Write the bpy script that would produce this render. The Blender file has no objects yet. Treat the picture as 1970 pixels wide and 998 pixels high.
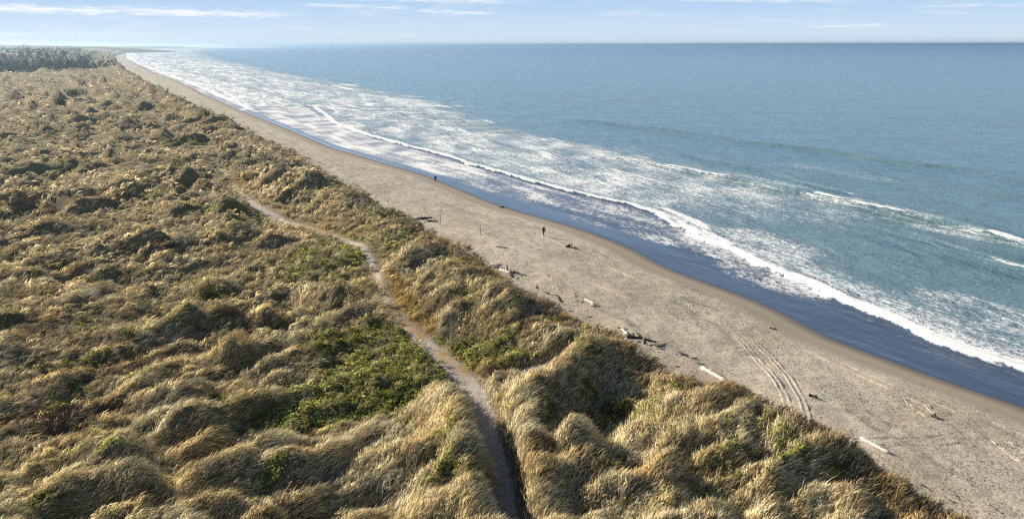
import bpy, bmesh, math, random
import numpy as np
from mathutils import Vector, Matrix, Euler

random.seed(7)
rng = np.random.default_rng(11)
sc = bpy.context.scene
R = math.radians

# ------------------------------------------------------------------ camera
CAM_H, FPX, IW, IH = 33.0, 1423.0, 1970.0, 998.0
PITCH = math.atan(413.0 / FPX)
cam_d = bpy.data.cameras.new('camera')
cam = bpy.data.objects.new('camera', cam_d)
sc.collection.objects.link(cam)
cam.location = (0, 0, CAM_H)
cam.rotation_mode = 'XYZ'
cam.rotation_euler = (Matrix.Rotation(math.pi / 2 - PITCH, 3, 'X') @ Matrix.Rotation(R(-0.10), 3, 'Z')).to_euler()
cam_d.sensor_width = 36.0
cam_d.lens = 36.0 * FPX / IW
cam_d.clip_start = 0.5
cam_d.clip_end = 200000.0
sc.camera = cam

# ------------------------------------------------------------------ light
SUN_EL, SUN_AZ = 24.0, -59.5            # azimuth measured from +Y towards +X
sx, sy, sz = (math.sin(R(SUN_AZ)) * math.cos(R(SUN_EL)), math.cos(R(SUN_AZ)) * math.cos(R(SUN_EL)), math.sin(R(SUN_EL)))
sun_d = bpy.data.lights.new('sun', 'SUN')
sun_d.energy = 5.0
sun_d.angle = R(0.55)
sun_d.color = (1.0, 0.89, 0.73)
sun = bpy.data.objects.new('sun', sun_d)
sc.collection.objects.link(sun)
sun.location = (-60, 40, 80)
sun.rotation_euler = Vector((sx, sy, sz)).to_track_quat('Z', 'Y').to_euler()

wd = bpy.data.worlds.new('World')
sc.world = wd
wd.use_nodes = True


class NT:
    """tiny node helper"""
    def __init__(self, tree):
        self.t = tree
        self.n = tree.nodes
        self.n.clear()

    def new(self, typ, **kw):
        nd = self.n.new(typ)
        for k, v in kw.items():
            setattr(nd, k, v)
        return nd

    def put(self, sock, v):
        if isinstance(v, bpy.types.NodeSocket):
            self.t.links.new(v, sock)
        else:
            sock.default_value = v

    def math(self, op, a, b=0.0, c=0.0, clamp=False):
        nd = self.new('ShaderNodeMath', operation=op)
        nd.use_clamp = clamp
        for s, v in zip(nd.inputs, (a, b, c)):
            self.put(s, v)
        return nd.outputs[0]

    def ramp(self, v, lo, hi, smooth=True, o0=0.0, o1=1.0):
        nd = self.new('ShaderNodeMapRange')
        nd.interpolation_type = 'SMOOTHSTEP' if smooth else 'LINEAR'
        for i, x in enumerate((v, lo, hi, o0, o1)):
            self.put(nd.inputs[i], x)
        return nd.outputs[0]

    def mix(self, f, a, b, blend='MIX'):
        nd = self.new('ShaderNodeMix', data_type='RGBA', blend_type=blend)
        self.put(nd.inputs[0], f)
        self.put(nd.inputs[6], a if not isinstance(a, tuple) else (*a, 1) if len(a) == 3 else a)
        self.put(nd.inputs[7], b if not isinstance(b, tuple) else (*b, 1) if len(b) == 3 else b)
        return nd.outputs[2]

    def noise(self, vec, scale, detail=4.0, rough=0.55, dist=0.0, dim='3D'):
        nd = self.new('ShaderNodeTexNoise', noise_dimensions=dim)
        if vec is not None:
            self.put(nd.inputs['Vector'], vec)
        nd.inputs['Scale'].default_value = scale
        nd.inputs['Detail'].default_value = detail
        nd.inputs['Roughness'].default_value = rough
        nd.inputs['Distortion'].default_value = dist
        return nd.outputs[0]

    def mapping(self, vec, scale=(1, 1, 1), rot=(0, 0, 0), loc=(0, 0, 0)):
        if rot != (0, 0, 0) and scale != (1, 1, 1):          # turn first, then stretch
            vec = self.mapping(vec, rot=rot)
            rot = (0, 0, 0)
        nd = self.new('ShaderNodeMapping')
        self.put(nd.inputs[0], vec)
        nd.inputs['Location'].default_value = loc
        nd.inputs['Rotation'].default_value = rot
        nd.inputs['Scale'].default_value = scale
        return nd.outputs[0]

    def attr(self, name, out=2):
        nd = self.new('ShaderNodeAttribute', attribute_name=name)
        return nd.outputs[out]

    def bump(self, h, strength, dist, normal=None):
        nd = self.new('ShaderNodeBump')
        nd.inputs['Strength'].default_value = strength
        nd.inputs['Distance'].default_value = dist
        self.put(nd.inputs['Height'], h)
        if normal is not None:
            self.put(nd.inputs['Normal'], normal)
        return nd.outputs[0]


# sky with thin cirrus streaks
w = NT(wd.node_tree)
sky = w.new('ShaderNodeTexSky', sky_type='NISHITA')
sky.sun_disc = False
sky.sun_elevation = R(SUN_EL)
sky.sun_rotation = R(SUN_AZ)
sky.altitude = 30.0
sky.air_density = 1.0
sky.dust_density = 0.35
sky.ozone_density = 3.0
tc = w.new('ShaderNodeTexCoord')
sep = w.new('ShaderNodeSeparateXYZ')
w.t.links.new(tc.outputs['Generated'], sep.inputs[0])
az = w.math('MULTIPLY', w.math('ARCTAN2', sep.outputs[0], sep.outputs[1]), 57.2958)
el = w.math('MULTIPLY', w.math('ARCSINE', sep.outputs[2]), 57.2958)
comb = w.new('ShaderNodeCombineXYZ')
w.put(comb.inputs[0], w.math('MULTIPLY', az, 0.16))
w.put(comb.inputs[1], w.math('MULTIPLY', el, 1.5))
streaky = w.noise(comb.outputs[0], 1.0, 6.0, 0.62, 0.6)
comb2 = w.new('ShaderNodeCombineXYZ')
w.put(comb2.inputs[0], w.math('MULTIPLY', az, 0.55))
w.put(comb2.inputs[1], w.math('MULTIPLY', el, 5.0))
fine = w.noise(comb2.outputs[0], 1.0, 6.0, 0.65, 0.8)
# broad faint veil, the same all round
veil = w.math('MULTIPLY', w.ramp(streaky, 0.48, 0.8), 0.40)


def px_dir(x, y):
    cx, cy = (x - IW / 2) / FPX, (IH / 2 - y) / FPX
    d = np.array([cx, math.cos(PITCH) + cy * math.sin(PITCH), -math.sin(PITCH) + cy * math.cos(PITCH)])
    d /= np.linalg.norm(d)
    return math.degrees(math.atan2(d[0], d[1])), math.degrees(math.asin(d[2]))


cloud = veil
for (x0, y0, x1, y1, th, dens) in ((-260, 6, 600, 29, 0.30, 0.95), (560, 8, 800, 16, 0.17, 0.6),
                                   (790, 20, 960, 27, 0.16, 0.8), (640, -6, 1000, 4, 0.2, 0.8),
                                   (1530, 52, 1720, 50, 0.14, 0.55), (1100, -6, 1680, 3, 0.2, 0.55),
                                   (1730, 14, 2040, 10, 0.13, 0.4), (-100, 66, 330, 64, 0.3, 0.3)):
    (a0, e0), (a1, e1) = px_dir(x0, y0), px_dir(x1, y1)
    t = w.math('DIVIDE', w.math('SUBTRACT', az, a0), a1 - a0)
    line = w.math('MULTIPLY_ADD', t, e1 - e0, e0)
    dd = w.math('ABSOLUTE', w.math('SUBTRACT', el, line))
    wob = w.math('MULTIPLY', w.math('SUBTRACT', fine, 0.5), th * 4.2)
    body = w.ramp(w.math('ADD', dd, wob), th * 1.25, th * -0.35)
    ends = w.math('MULTIPLY', w.ramp(t, 0.0, 0.22), w.ramp(t, 1.02, 0.8))
    s_ = w.math('MULTIPLY', w.math('MULTIPLY', body, ends), dens)
    cloud = w.math('MAXIMUM', cloud, s_)
cloud = w.math('MULTIPLY', cloud, w.ramp(el, 0.0, 0.6))
low = w.mix(w.ramp(el, 0.0, 4.0), (5.2, 6.25, 7.2), (3.35, 4.9, 7.0))      # pale blue air near the horizon, the same all round
base_sky = w.mix(w.ramp(el, 3.0, 24.0), low, w.mix(1.0, sky.outputs[0], (0.80, 0.80, 0.80), 'MULTIPLY'))
skyc = w.mix(cloud, base_sky, (7.4, 7.6, 8.1))
bg = w.new('ShaderNodeBackground')
bg.inputs['Strength'].default_value = 0.070
w.t.links.new(skyc, bg.inputs['Color'])
wo = w.new('ShaderNodeOutputWorld')
w.t.links.new(bg.outputs[0], wo.inputs['Surface'])

vs = sc.view_settings
vs.view_transform = 'Standard'
vs.look = 'None'
vs.exposure = 0.88
vs.gamma = 1.0
vs.use_curve_mapping = False
sc.cycles.use_denoising = False
sc.cycles.use_adaptive_sampling = False
sc.cycles.filter_width = 1.3
sc.cycles.max_bounces = 6
sc.cycles.diffuse_bounces = 2
sc.cycles.glossy_bounces = 2
sc.cycles.transmission_bounces = 2
sc.cycles.volume_bounces = 0
sc.cycles.sample_clamp_indirect = 4.0


# ------------------------------------------------------------------ helpers
def unproj(x, y, z=0.0):
    cx, cy = (x - IW / 2) / FPX, (IH / 2 - y) / FPX
    d = np.array([cx, math.cos(PITCH) + cy * math.sin(PITCH), -math.sin(PITCH) + cy * math.cos(PITCH)])
    t = (z - CAM_H) / d[2]
    return d * t + np.array([0, 0, CAM_H])


_r = np.random.RandomState(3)
PERM = np.concatenate([_r.permutation(256)] * 2).astype(np.int32)
_a = _r.rand(256) * 2 * np.pi
GX, GY = np.cos(_a).astype(np.float32), np.sin(_a).astype(np.float32)


def pn(x, y, s=0):
    """2-D gradient noise, about -1..1"""
    x = np.asarray(x, np.float64) + s * 17.13
    y = np.asarray(y, np.float64) - s * 9.71
    xf, yf = np.floor(x), np.floor(y)
    xi, yi = xf.astype(np.int64) & 255, yf.astype(np.int64) & 255
    fx, fy = (x - xf).astype(np.float32), (y - yf).astype(np.float32)
    u, v = fx * fx * fx * (fx * (fx * 6 - 15) + 10), fy * fy * fy * (fy * (fy * 6 - 15) + 10)
    x1, y1 = (xi + 1) & 255, (yi + 1) & 255

    def g(ix, iy, dx, dy):
        h = PERM[PERM[ix] + iy]
        return GX[h] * dx + GY[h] * dy
    a = g(xi, yi, fx, fy); b = g(x1, yi, fx - 1, fy)
    c = g(xi, y1, fx, fy - 1); d = g(x1, y1, fx - 1, fy - 1)
    a = a + (b - a) * u
    c = c + (d - c) * u
    return (a + (c - a) * v) * 1.5


def fbm(x, y, s=0, o=3, g=0.5):
    r, a, f = 0, 1.0, 1.0
    for k in range(o):
        r = r + a * pn(x * f, y * f, s + k * 5)
        a *= g
        f *= 2.03
    return r


def sstep(a, b, x):
    t = np.clip((x - a) / (b - a), 0, 1)
    return t * t * (3 - 2 * t)


def curve_table(pts, z, ext_lo=None, ext_hi=None):
    """pixels on the ground -> dense (Y, X) table, smoothed"""
    P = np.array([unproj(x, y, z)[:2] for x, y in pts])
    P = P[np.argsort(P[:, 1])]
    lo, hi = P[0], P[-1]
    pre = [[lo[0] + 0.55 * (lo[1] + 600), -600.0], [lo[0] + 0.55 * (lo[1] + 10), -10.0]]
    post = ext_hi or []
    P = np.vstack([pre, P, post]) if len(post) else np.vstack([pre, P])
    LY = np.sign(P[:, 1]) * np.log1p(np.abs(P[:, 1]) / 20)
    q = np.linspace(LY[0], LY[-1], 3000)
    X = np.interp(q, LY, P[:, 0] / (40 + np.abs(P[:, 1])))
    k = np.hanning(31); k /= k.sum()
    X = np.convolve(np.pad(X, 15, mode='edge'), k, 'valid')
    Y = np.sign(q) * (np.expm1(np.abs(q)) * 20)
    return Y, X * (40 + np.abs(Y))


FAR_COAST = [[-5200.0, 14000.0], [-21000.0, 60000.0]]
YW, XW = curve_table([(1970, 778), (1885, 752), (1800, 722), (1700, 685), (1600, 650), (1540, 617), (1480, 585), (1400, 555), (1300, 520),
                      (1265, 503), (1240, 487), (1180, 460), (1100, 432), (1000, 405), (940, 385), (900, 367), (860, 352), (835, 340), (760, 318),
                      (700, 300), (640, 283), (590, 262), (520, 233), (450, 205), (400, 183), (350, 158), (300, 140),
                      (260, 122), (240, 110), (243, 102), (268, 96), (320, 91.6)], 0.3, ext_hi=FAR_COAST)
YT, XT = curve_table([(1870, 998), (1790, 950), (1700, 895), (1560, 830), (1400, 755), (1250, 675), (1100, 602), (980, 530), (880, 470), (800, 425),
                      (700, 372), (600, 308), (500, 262), (430, 227), (360, 192), (300, 166), (250, 136), (226, 116), (222, 106), (245, 98), (300, 92.2)], 4.0,
                     ext_hi=[[-5600.0, 14000.0], [-21500.0, 60000.0]])


def xw(Y): return np.interp(Y, YW, XW)
def xt(Y): return np.interp(Y, YT, XT)


def slope_cos(Y):
    d = (xw(Y + 8) - xw(Y - 8)) / 16.0
    return 1 / np.sqrt(1 + d * d)


def off_shore(X, Y):                 # + to sea of the waterline
    return (X - xw(Y)) * slope_cos(Y)


def inland(X, Y):                    # + inland of the dune foot
    return (xt(Y) - X) * slope_cos(Y) - 2.2


# --- the footpath through the dunes
PATH_PX = [(985, 1040, 46), (977, 998, 46), (966, 940, 46), (951, 870, 46), (933, 805, 48), (913, 755, 56), (893, 715, 46), (855, 682, 34), (812, 650, 30),
           (775, 622, 26), (748, 592, 22), (732, 555, 20), (716, 512, 20), (692, 482, 21), (650, 460, 22), (600, 442, 22), (556, 429, 34), (522, 415, 36),
           (492, 400, 26), (466, 380, 15), (444, 350, 12), (428, 330, 10), (404, 310, 8), (370, 296, 7), (320, 285, 6)]
FORK_PX = [(928, 722, 9), (950, 717, 11), (980, 712, 14), (1010, 714, 26), (1038, 712, 26), (1062, 706, 14), (1088, 694, 8)]


def poly_world(px, z=5.6):
    P = np.array([unproj(x, y, z)[:2] for x, y, _ in px])
    D = np.hypot(P[:, 0], P[:, 1])
    Wd = 0.95 * np.array([q[2] for q in px]) * np.hypot(D, CAM_H - z) / FPX
    t = np.arange(len(P))
    q = np.linspace(0, len(P) - 1, len(P) * 8)
    X = np.interp(q, t, P[:, 0]); Y = np.interp(q, t, P[:, 1]); Wq = np.interp(q, t, Wd)
    k = np.hanning(13); k /= k.sum()
    f = lambda v: np.convolve(np.pad(v, 6, mode='edge'), k, 'valid')
    return f(X), f(Y), f(Wq)


PX, PY, PW = poly_world([(x, y, w_ * (0.66 if y < 640 else 0.95)) for x, y, w_ in PATH_PX])
FX, FY, FW = poly_world(FORK_PX)


def path_dist(X, Y, px, py, pw):
    """signed-ish: distance from the path's edge, and the side (+1 right)"""
    shp = np.shape(X)
    X, Y = np.ravel(X), np.ravel(Y)
    best = np.full(X.shape, 1e9); side = np.zeros(X.shape)
    m = (Y > py.min() - 15) & (Y < py.max() + 15) & (X > px.min() - 15) & (X < px.max() + 15)
    idx = np.nonzero(m)[0]
    for c in range(0, len(idx), 40000):
        ii = idx[c:c + 40000]
        dx = X[ii, None] - px[None]; dy = Y[ii, None] - py[None]
        d = np.hypot(dx, dy) - pw[None] / 2
        j = d.argmin(1)
        r = np.arange(len(ii))
        best[ii] = d[r, j]
        side[ii] = np.sign(dx[r, j])
    return best.reshape(shp), side.reshape(shp)


# --- mounds and hollows seen in the photograph: px x, px y, length, width, heading (deg from +X), height
FEATURES = [(1165, 785, 6.0, 3.4, 55, -2.9), (1070, 748, 4.6, 1.5, 60, 1.9), (1105, 868, 3.2, 1.1, 65, 1.6), (1035, 800, 4.5, 1.5, 100, 1.3), (1520, 862, 6.0, 1.3, 145, 1.4), (1120, 905, 4.5, 1.2, 115, 1.3), (1010, 920, 5.0, 1.2, 95, 0.9),
            (860, 880, 8.0, 2.2, 98, 1.3), (720, 712, 7.0, 4.4, 30, 1.0), (690, 650, 6.0, 3.5, 25, 0.5),
            (640, 500, 9, 5, 40, 1.0), (400, 598, 4.0, 1.7, 50, 1.7), (490, 775, 2.6, 1.1, 45, 1.2), (470, 895, 2.3, 1.1, 45, 1.2), (330, 830, 3.2, 1.1, 45, 0.9), (560, 660, 4.0, 1.3, 45, 1.1), (300, 630, 4, 1.3, 40, 0.9),
            (870, 560, 6.0, 2.4, 130, 1.5), (960, 600, 4.0, 1.8, 130, 1.1), (900, 505, 6.0, 2.0, 125, 1.0), (780, 520, 7.0, 2.0, 70, 1.0),
            (380, 310, 14, 5, 20, 1.7), (280, 345, 10, 5, 20, 1.5), (640, 400, 12, 4, 120, 1.6), (560, 360, 12, 4, 120, 1.2),
            (450, 430, 10, 3, 30, -0.8), (330, 470, 5, 3.5, 35, 1.2), (130, 195, 30, 8, 25, 2.0), (400, 240, 28, 7, 30, 1.6),
            (200, 250, 40, 7, 20, 1.4), (110, 320, 16, 7, 20, 1.2), (240, 420, 12, 5, 25, 1.0), (1250, 800, 5, 2, 150, 0.8), (1400, 880, 6, 2.2, 150, 1.0),
            (1560, 900, 6.0, 1.8, 150, 0.9), (1250, 700, 6, 1.3, 165, 0.8), (1650, 960, 5, 2, 150, 0.7), (60, 780, 6, 4, 30, -0.5)]
FE = []
for (x, y, L, Wd, hd, a) in FEATURES:
    p = unproj(x, y, 6.0)
    FE.append((p[0], p[1], L, Wd, math.cos(R(hd)), math.sin(R(hd)), a))

# ------------------------------------------------------------------ what grows where
GREEN = [(740, 710, 8.5, 5.0, 30, 1.0), (660, 765, 7.5, 3.0, 30, 1.0), (690, 650, 6.0, 3.6, 25, 0.95), (640, 500, 11, 6.5, 40, 0.62), (930, 670, 3.2, 2.4, 150, 0.75),
         (420, 410, 9, 3.0, 160, 0.75), (1480, 935, 4.2, 1.1, 160, 0.6), (1560, 952, 2.6, 0.8, 160, 0.5), (980, 690, 2.5, 1.5, 0, 0.6), (650, 470, 8, 4, 60, 0.5),
         (330, 300, 16, 3.5, 15, 0.6), (1180, 790, 4.0, 2.4, 40, 0.6), (90, 235, 34, 4, 20, 0.55), (60, 330, 14, 6, 20, 0.45), (520, 925, 1.2, 0.7, 20, 0.7),
         (740, 430, 9, 3, 120, 0.45), (90, 985, 2.0, 1.0, 30, 0.6), (200, 880, 1.8, 0.8, 40, 0.5), (400, 560, 3.2, 1.8, 30, 0.8), (20, 500, 8, 3, 30, 0.5),
         (380, 215, 40, 6, 25, 0.4), (540, 620, 3.5, 1.5, 40, 0.5), (120, 690, 4, 2, 30, 0.35), (800, 480, 4.5, 1.6, 125, 0.5), (1000, 545, 7, 1.8, 130, 0.45)]
BROWN = [(70, 790, 6.0, 3.2, 25, 1.0), (200, 690, 9.0, 3.0, 40, 0.75), (60, 640, 8, 4, 30, 0.6), (130, 400, 14, 4, 30, 0.55), (500, 620, 5, 3, 30, 0.5),
         (830, 430, 16, 3.0, 122, 0.55), (620, 330, 26, 3.5, 118, 0.6), (1230, 690, 7, 2.0, 150, 0.6), (1080, 600, 10, 1.8, 135, 0.6), (1650, 905, 9, 1.6, 148, 0.6), (430, 660, 3, 2, 20, 0.5),
         (300, 180, 60, 10, 30, 0.5), (40, 450, 10, 5, 30, 0.5), (470, 240, 40, 7, 115, 0.5)]
MOSS = [(775, 590, 3.0, 1.6, 110, 1.0), (805, 622, 3.2, 1.5, 120, 1.0), (748, 555, 4.5, 1.5, 105, 0.9), (880, 680, 3.0, 1.2, 130, 0.8), (925, 690, 2.5, 1.5, 130, 0.7), (462, 352, 9, 2.6, 120, 1.0), (640, 448, 8, 1.8, 150, 0.8), (600, 432, 6, 2, 150, 0.6)]


def ell(lst, z=6.0):
    r = []
    for (x, y, L, Wd, hd, a) in lst:
        p = unproj(x, y, z)
        r.append((p[0], p[1], L, Wd, math.cos(R(hd)), math.sin(R(hd)), a))
    return r


EG, EB, EM = ell(GREEN), ell(BROWN), ell(MOSS)


def patch(X, Y, E, seed, rag=0.55):
    r = np.zeros(np.shape(X))
    for (fx, fy, L, Wd, c, s, a) in E:
        u = ((X - fx) * c + (Y - fy) * s) / L
        v = (-(X - fx) * s + (Y - fy) * c) / Wd
        q = u * u + v * v
        r = np.maximum(r, a * (1 - sstep(0.45, 1.5, q)))
    return np.clip(r + rag * r * (fbm(X / 2.6, Y / 2.6, seed, 2)), 0, 1.2)


WIND = np.array([0.72, 0.69])          # the way the grass leans


def dune_height(X, Y):
    X = np.asarray(X, np.float64); Y = np.asarray(Y, np.float64)
    e = inland(X, Y) + 1.6 * pn(X / 9, Y / 9, 3) + 0.7 * pn(X / 3.2, Y / 3.2, 4)
    base = 1.9 + 4.3 * sstep(-0.6, 3.4, e) + 0.9 * np.exp(-((e - 8) / 4.0) ** 2) - 0.5 * sstep(11, 26, e)
    ins = sstep(2, 14, e)
    base = base + ins * (1.0 * pn(X / 46, Y / 46, 1) + 0.6 * pn(X / 21, Y / 21, 2))
    base = base + ins * sstep(150, 500, Y) * (5.5 * np.abs(pn((X + Y) / 60, (Y - 0.3 * X) / 30, 5)) - 1.2)
    base = base + ins * sstep(350, 1000, Y) * 2.2 * fbm(X / 130, Y / 130, 6, 2)
    base = base + 12 * sstep(880, 1700, Y) * sstep(18, 110, e) * (1 + 0.35 * pn(X / 260, Y / 260, 7))
    for (fx, fy, L, Wd, c, s, a) in FE:
        u = ((X - fx) * c + (Y - fy) * s) / L
        v = (-(X - fx) * s + (Y - fy) * c) / Wd
        q = u * u + v * v
        m = q < 9
        if m.any():
            base = base + np.where(m, a * np.exp(-q * 1.1), 0) * sstep(0, 4, e)
    # wind-combed hummocks: round crowns, creased valleys, long along the wind
    a_ = X * WIND[0] + Y * WIND[1]; b_ = -X * WIND[1] + Y * WIND[0]
    wx = 1.3 * pn(X / 7, Y / 7, 8); wy = 1.3 * pn(X / 7, Y / 7, 9)
    h0 = np.abs(pn((a_ + wx) / 7.2, (b_ + wy) / 3.5, 10))
    h1 = np.abs(pn((a_ + wx - 3.2 * h0) / 7.2, (b_ + wy) / 3.5, 10))       # blown over: long back, steep lee
    h1 = np.sqrt(h1 * h1 + 0.004)
    g0 = np.abs(pn((a_ + 2 * wx) / 11.5, (b_ + 2 * wy) / 5.0, 15))
    g1 = np.abs(pn((a_ + 2 * wx - 5.0 * g0) / 11.5, (b_ + 2 * wy) / 5.0, 15))
    q_ = sstep(62, 125, Y)
    h2 = np.abs(pn((a_ + wy - 1.2 * h0) / 3.6, (b_ + wx) / 1.6, 11))
    h3 = np.abs(pn(a_ / 17, b_ / 7.0, 12))
    h4 = np.abs(pn((a_ + 0.4 * wx) / 3.2, (b_ + 0.4 * wy) / 0.60, 14))
    amp = np.clip(0.85 + 0.75 * pn(X / 20, Y / 20, 13), 0.2, 1.5)
    hum = ((3.0 - 2.3 * q_) * h1 + 4.0 * q_ * g1 + (0.95 - 0.70 * q_) * h2 + 1.3 * h3 + 0.22 * (1 - q_) * h4 - 1.0) * amp
    hum = hum * (1 - 0.5 * np.exp(-((e - 4) / 6) ** 2)) * (0.85 + 0.15 * sstep(55, 90, Y))
    far = sstep(250, 600, Y)
    hum = hum * (1 + 0.35 * far)
    hum = hum * (1 - 0.6 * patch(X, Y, EG[:5], 40, 0.0))
    hum = hum * (0.25 + 0.75 * sstep(0, 6, e))
    pd, side = path_dist(X, Y, PX, PY, PW)
    fd, _ = path_dist(X, Y, FX, FY, FW)
    near = 1 - sstep(51, 57, Y)
    k = sstep(0.0, 1.5 + 3.0 * sstep(57, 80, Y), pd) * sstep(0.0, 1.2, fd)
    hum = hum * k
    # sunk stretch of path with raised grassy banks
    bank = near * (np.exp(-((pd - 1.5) / 1.0) ** 2) * np.where(side < 0, 1.35, 0.75)) - 0.85 * near * (1 - sstep(0.0, 1.1, pd))
    sunk = -0.45 * (1 - 0.85 * sstep(57, 75, Y)) * (1 - sstep(0, 1.2, np.minimum(pd, fd)))
    return base + hum + bank + sunk


def beach_height(X, Y):
    o = off_shore(X, Y)
    z = np.where(o > 0, -0.045 * o, -0.085 * o * sstep(0, 5, -o) - 0.02 * o)
    z = np.minimum(z, 2.35 + 0.1 * pn(X / 14, Y / 14, 21))
    z = z + sstep(3, 8, -o) * (0.10 * pn(X / 5, Y / 5, 22) + 0.075 * pn(X / 1.7, Y / 1.7, 23) + 0.04 * pn(X / 0.75, Y / 0.75, 24))
    return z + 0.10


def new_mesh(name, V, F, smooth=True):
    """V (n,3) float, F (m,k) int, one k for all"""
    V = np.ascontiguousarray(V, np.float32); F = np.ascontiguousarray(F, np.int32)
    me = bpy.data.meshes.new(name)
    me.vertices.add(len(V)); me.vertices.foreach_set('co', V.ravel())
    k = F.shape[1]
    me.loops.add(F.size); me.loops.foreach_set('vertex_index', F.ravel())
    me.polygons.add(len(F))
    me.polygons.foreach_set('loop_start', np.arange(0, F.size, k, dtype=np.int32))
    me.polygons.foreach_set('loop_total', np.full(len(F), k, np.int32))
    me.polygons.foreach_set('use_smooth', np.full(len(F), smooth, bool))
    me.update(calc_edges=True)
    return me


def vattr(me, name, data, typ='FLOAT'):
    a = me.attributes.new(name, typ, 'POINT')
    if typ == 'FLOAT':
        a.data.foreach_set('value', np.ascontiguousarray(data, np.float32).ravel())
    else:
        d = np.ones((len(data), 4), np.float32); d[:, :3] = data
        a.data.foreach_set('color', d.ravel())


def add(name, me, mat=None, parent=None, label=None, cat=None, group=None, kind=None):
    o = bpy.data.objects.new(name, me)
    sc.collection.objects.link(o)
    if mat is not None and me is not None and not len(me.materials):
        me.materials.append(mat)
    if parent is not None:
        o.parent = parent
    for k_, v_ in (('label', label), ('category', cat), ('group', group), ('kind', kind)):
        if v_:
            o[k_] = v_
    return o


def grid_faces(mask, nr, nc):
    i = np.arange(nr * nc).reshape(nr, nc)
    q = np.stack([i[:-1, :-1], i[:-1, 1:], i[1:, 1:], i[1:, :-1]], -1)
    ok = mask[:-1, :-1] & mask[:-1, 1:] & mask[1:, 1:] & mask[1:, :-1]
    return q[ok]


def compact(V, F, extra):
    used = np.zeros(len(V), bool); used[F.ravel()] = True
    re = np.cumsum(used) - 1
    return V[used], re[F], [e[used] for e in extra]


# ------------------------------------------------------------------ materials
def mat_new(name):
    m = bpy.data.materials.new(name)
    m.use_nodes = True
    return m, NT(m.node_tree)


def out_surface(t, shader, vol=None):
    o = t.new('ShaderNodeOutputMaterial')
    if shader is not None:
        t.t.links.new(shader, o.inputs['Surface'])
    if vol is not None:
        t.t.links.new(vol, o.inputs['Volume'])


def principled(t, col, rough=0.8, spec=0.3, normal=None):
    p = t.new('ShaderNodeBsdfPrincipled')
    t.put(p.inputs['Base Color'], (*col, 1) if isinstance(col, tuple) and len(col) == 3 else col)
    t.put(p.inputs['Roughness'], rough)
    t.put(p.inputs['Specular IOR Level'], spec)
    if normal is not None:
        t.put(p.inputs['Normal'], normal)
    return p


def blade_material(name, trans=0.35, lay=False):
    m, t = mat_new(name)
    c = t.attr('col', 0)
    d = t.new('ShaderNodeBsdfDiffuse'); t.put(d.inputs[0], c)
    if lay:                                   # a matted sward catches the light as a surface
        geo = t.new('ShaderNodeNewGeometry')
        vm = t.new('ShaderNodeVectorMath', operation='MULTIPLY_ADD')
        t.put(vm.inputs[0], geo.outputs['Normal']); vm.inputs[1].default_value = (0.30, 0.30, 0.30); t.put(vm.inputs[2], t.attr('sward', 1))
        nn = t.new('ShaderNodeVectorMath', operation='NORMALIZE'); t.put(nn.inputs[0], vm.outputs[0])
        t.put(d.inputs['Normal'], nn.outputs[0])
    tr = t.new('ShaderNodeBsdfTranslucent'); t.put(tr.inputs[0], c)
    mx = t.new('ShaderNodeMixShader'); mx.inputs[0].default_value = trans
    t.t.links.new(d.outputs[0], mx.inputs[1]); t.t.links.new(tr.outputs[0], mx.inputs[2])
    out_surface(t, mx.outputs[0])
    return m


M_BLADE = blade_material('marram_blades', 0.22, True)
M_COVER = blade_material('leafy_cover', 0.36, True)
M_SCRUB = blade_material('scrub_twigs', 0.12, True)
M_LEAF = blade_material('bush_leaves', 0.25)
M_TWIG = blade_material('beach_bits', 0.05)


def m_dune():
    m, t = mat_new('dune_soil')
    g = t.new('ShaderNodeTexCoord').outputs['Object']
    n = t.noise(g, 2.2, 6, 0.65)
    n2 = t.noise(g, 14.0, 4, 0.6)
    c = t.mix(t.ramp(n, 0.38, 0.62), (0.060, 0.048, 0.027), (0.20, 0.155, 0.085))
    c = t.mix(t.ramp(n2, 0.45, 0.75), c, (0.27, 0.215, 0.13))
    n3 = t.noise(g, 0.75, 7, 0.72, 0.6)
    c = t.mix(0.62, c, t.attr('col', 0))
    c = t.mix(t.math('MULTIPLY', t.ramp(n3, 0.52, 0.36), 0.75), c, (0.15, 0.128, 0.075))
    c = t.mix(t.math('MULTIPLY', t.ramp(n3, 0.52, 0.70), 0.6), c, (0.54, 0.45, 0.29))
    c = t.mix(t.attr('sand'), c, t.mix(n2, (0.28, 0.235, 0.18), (0.44, 0.38, 0.30)))
    p = principled(t, c, 0.95, 0.1, t.bump(n3, 1.0, 0.7, t.bump(t.math('ADD', n, n2), 0.9, 0.12)))
    out_surface(t, p.outputs[0])
    return m


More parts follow.
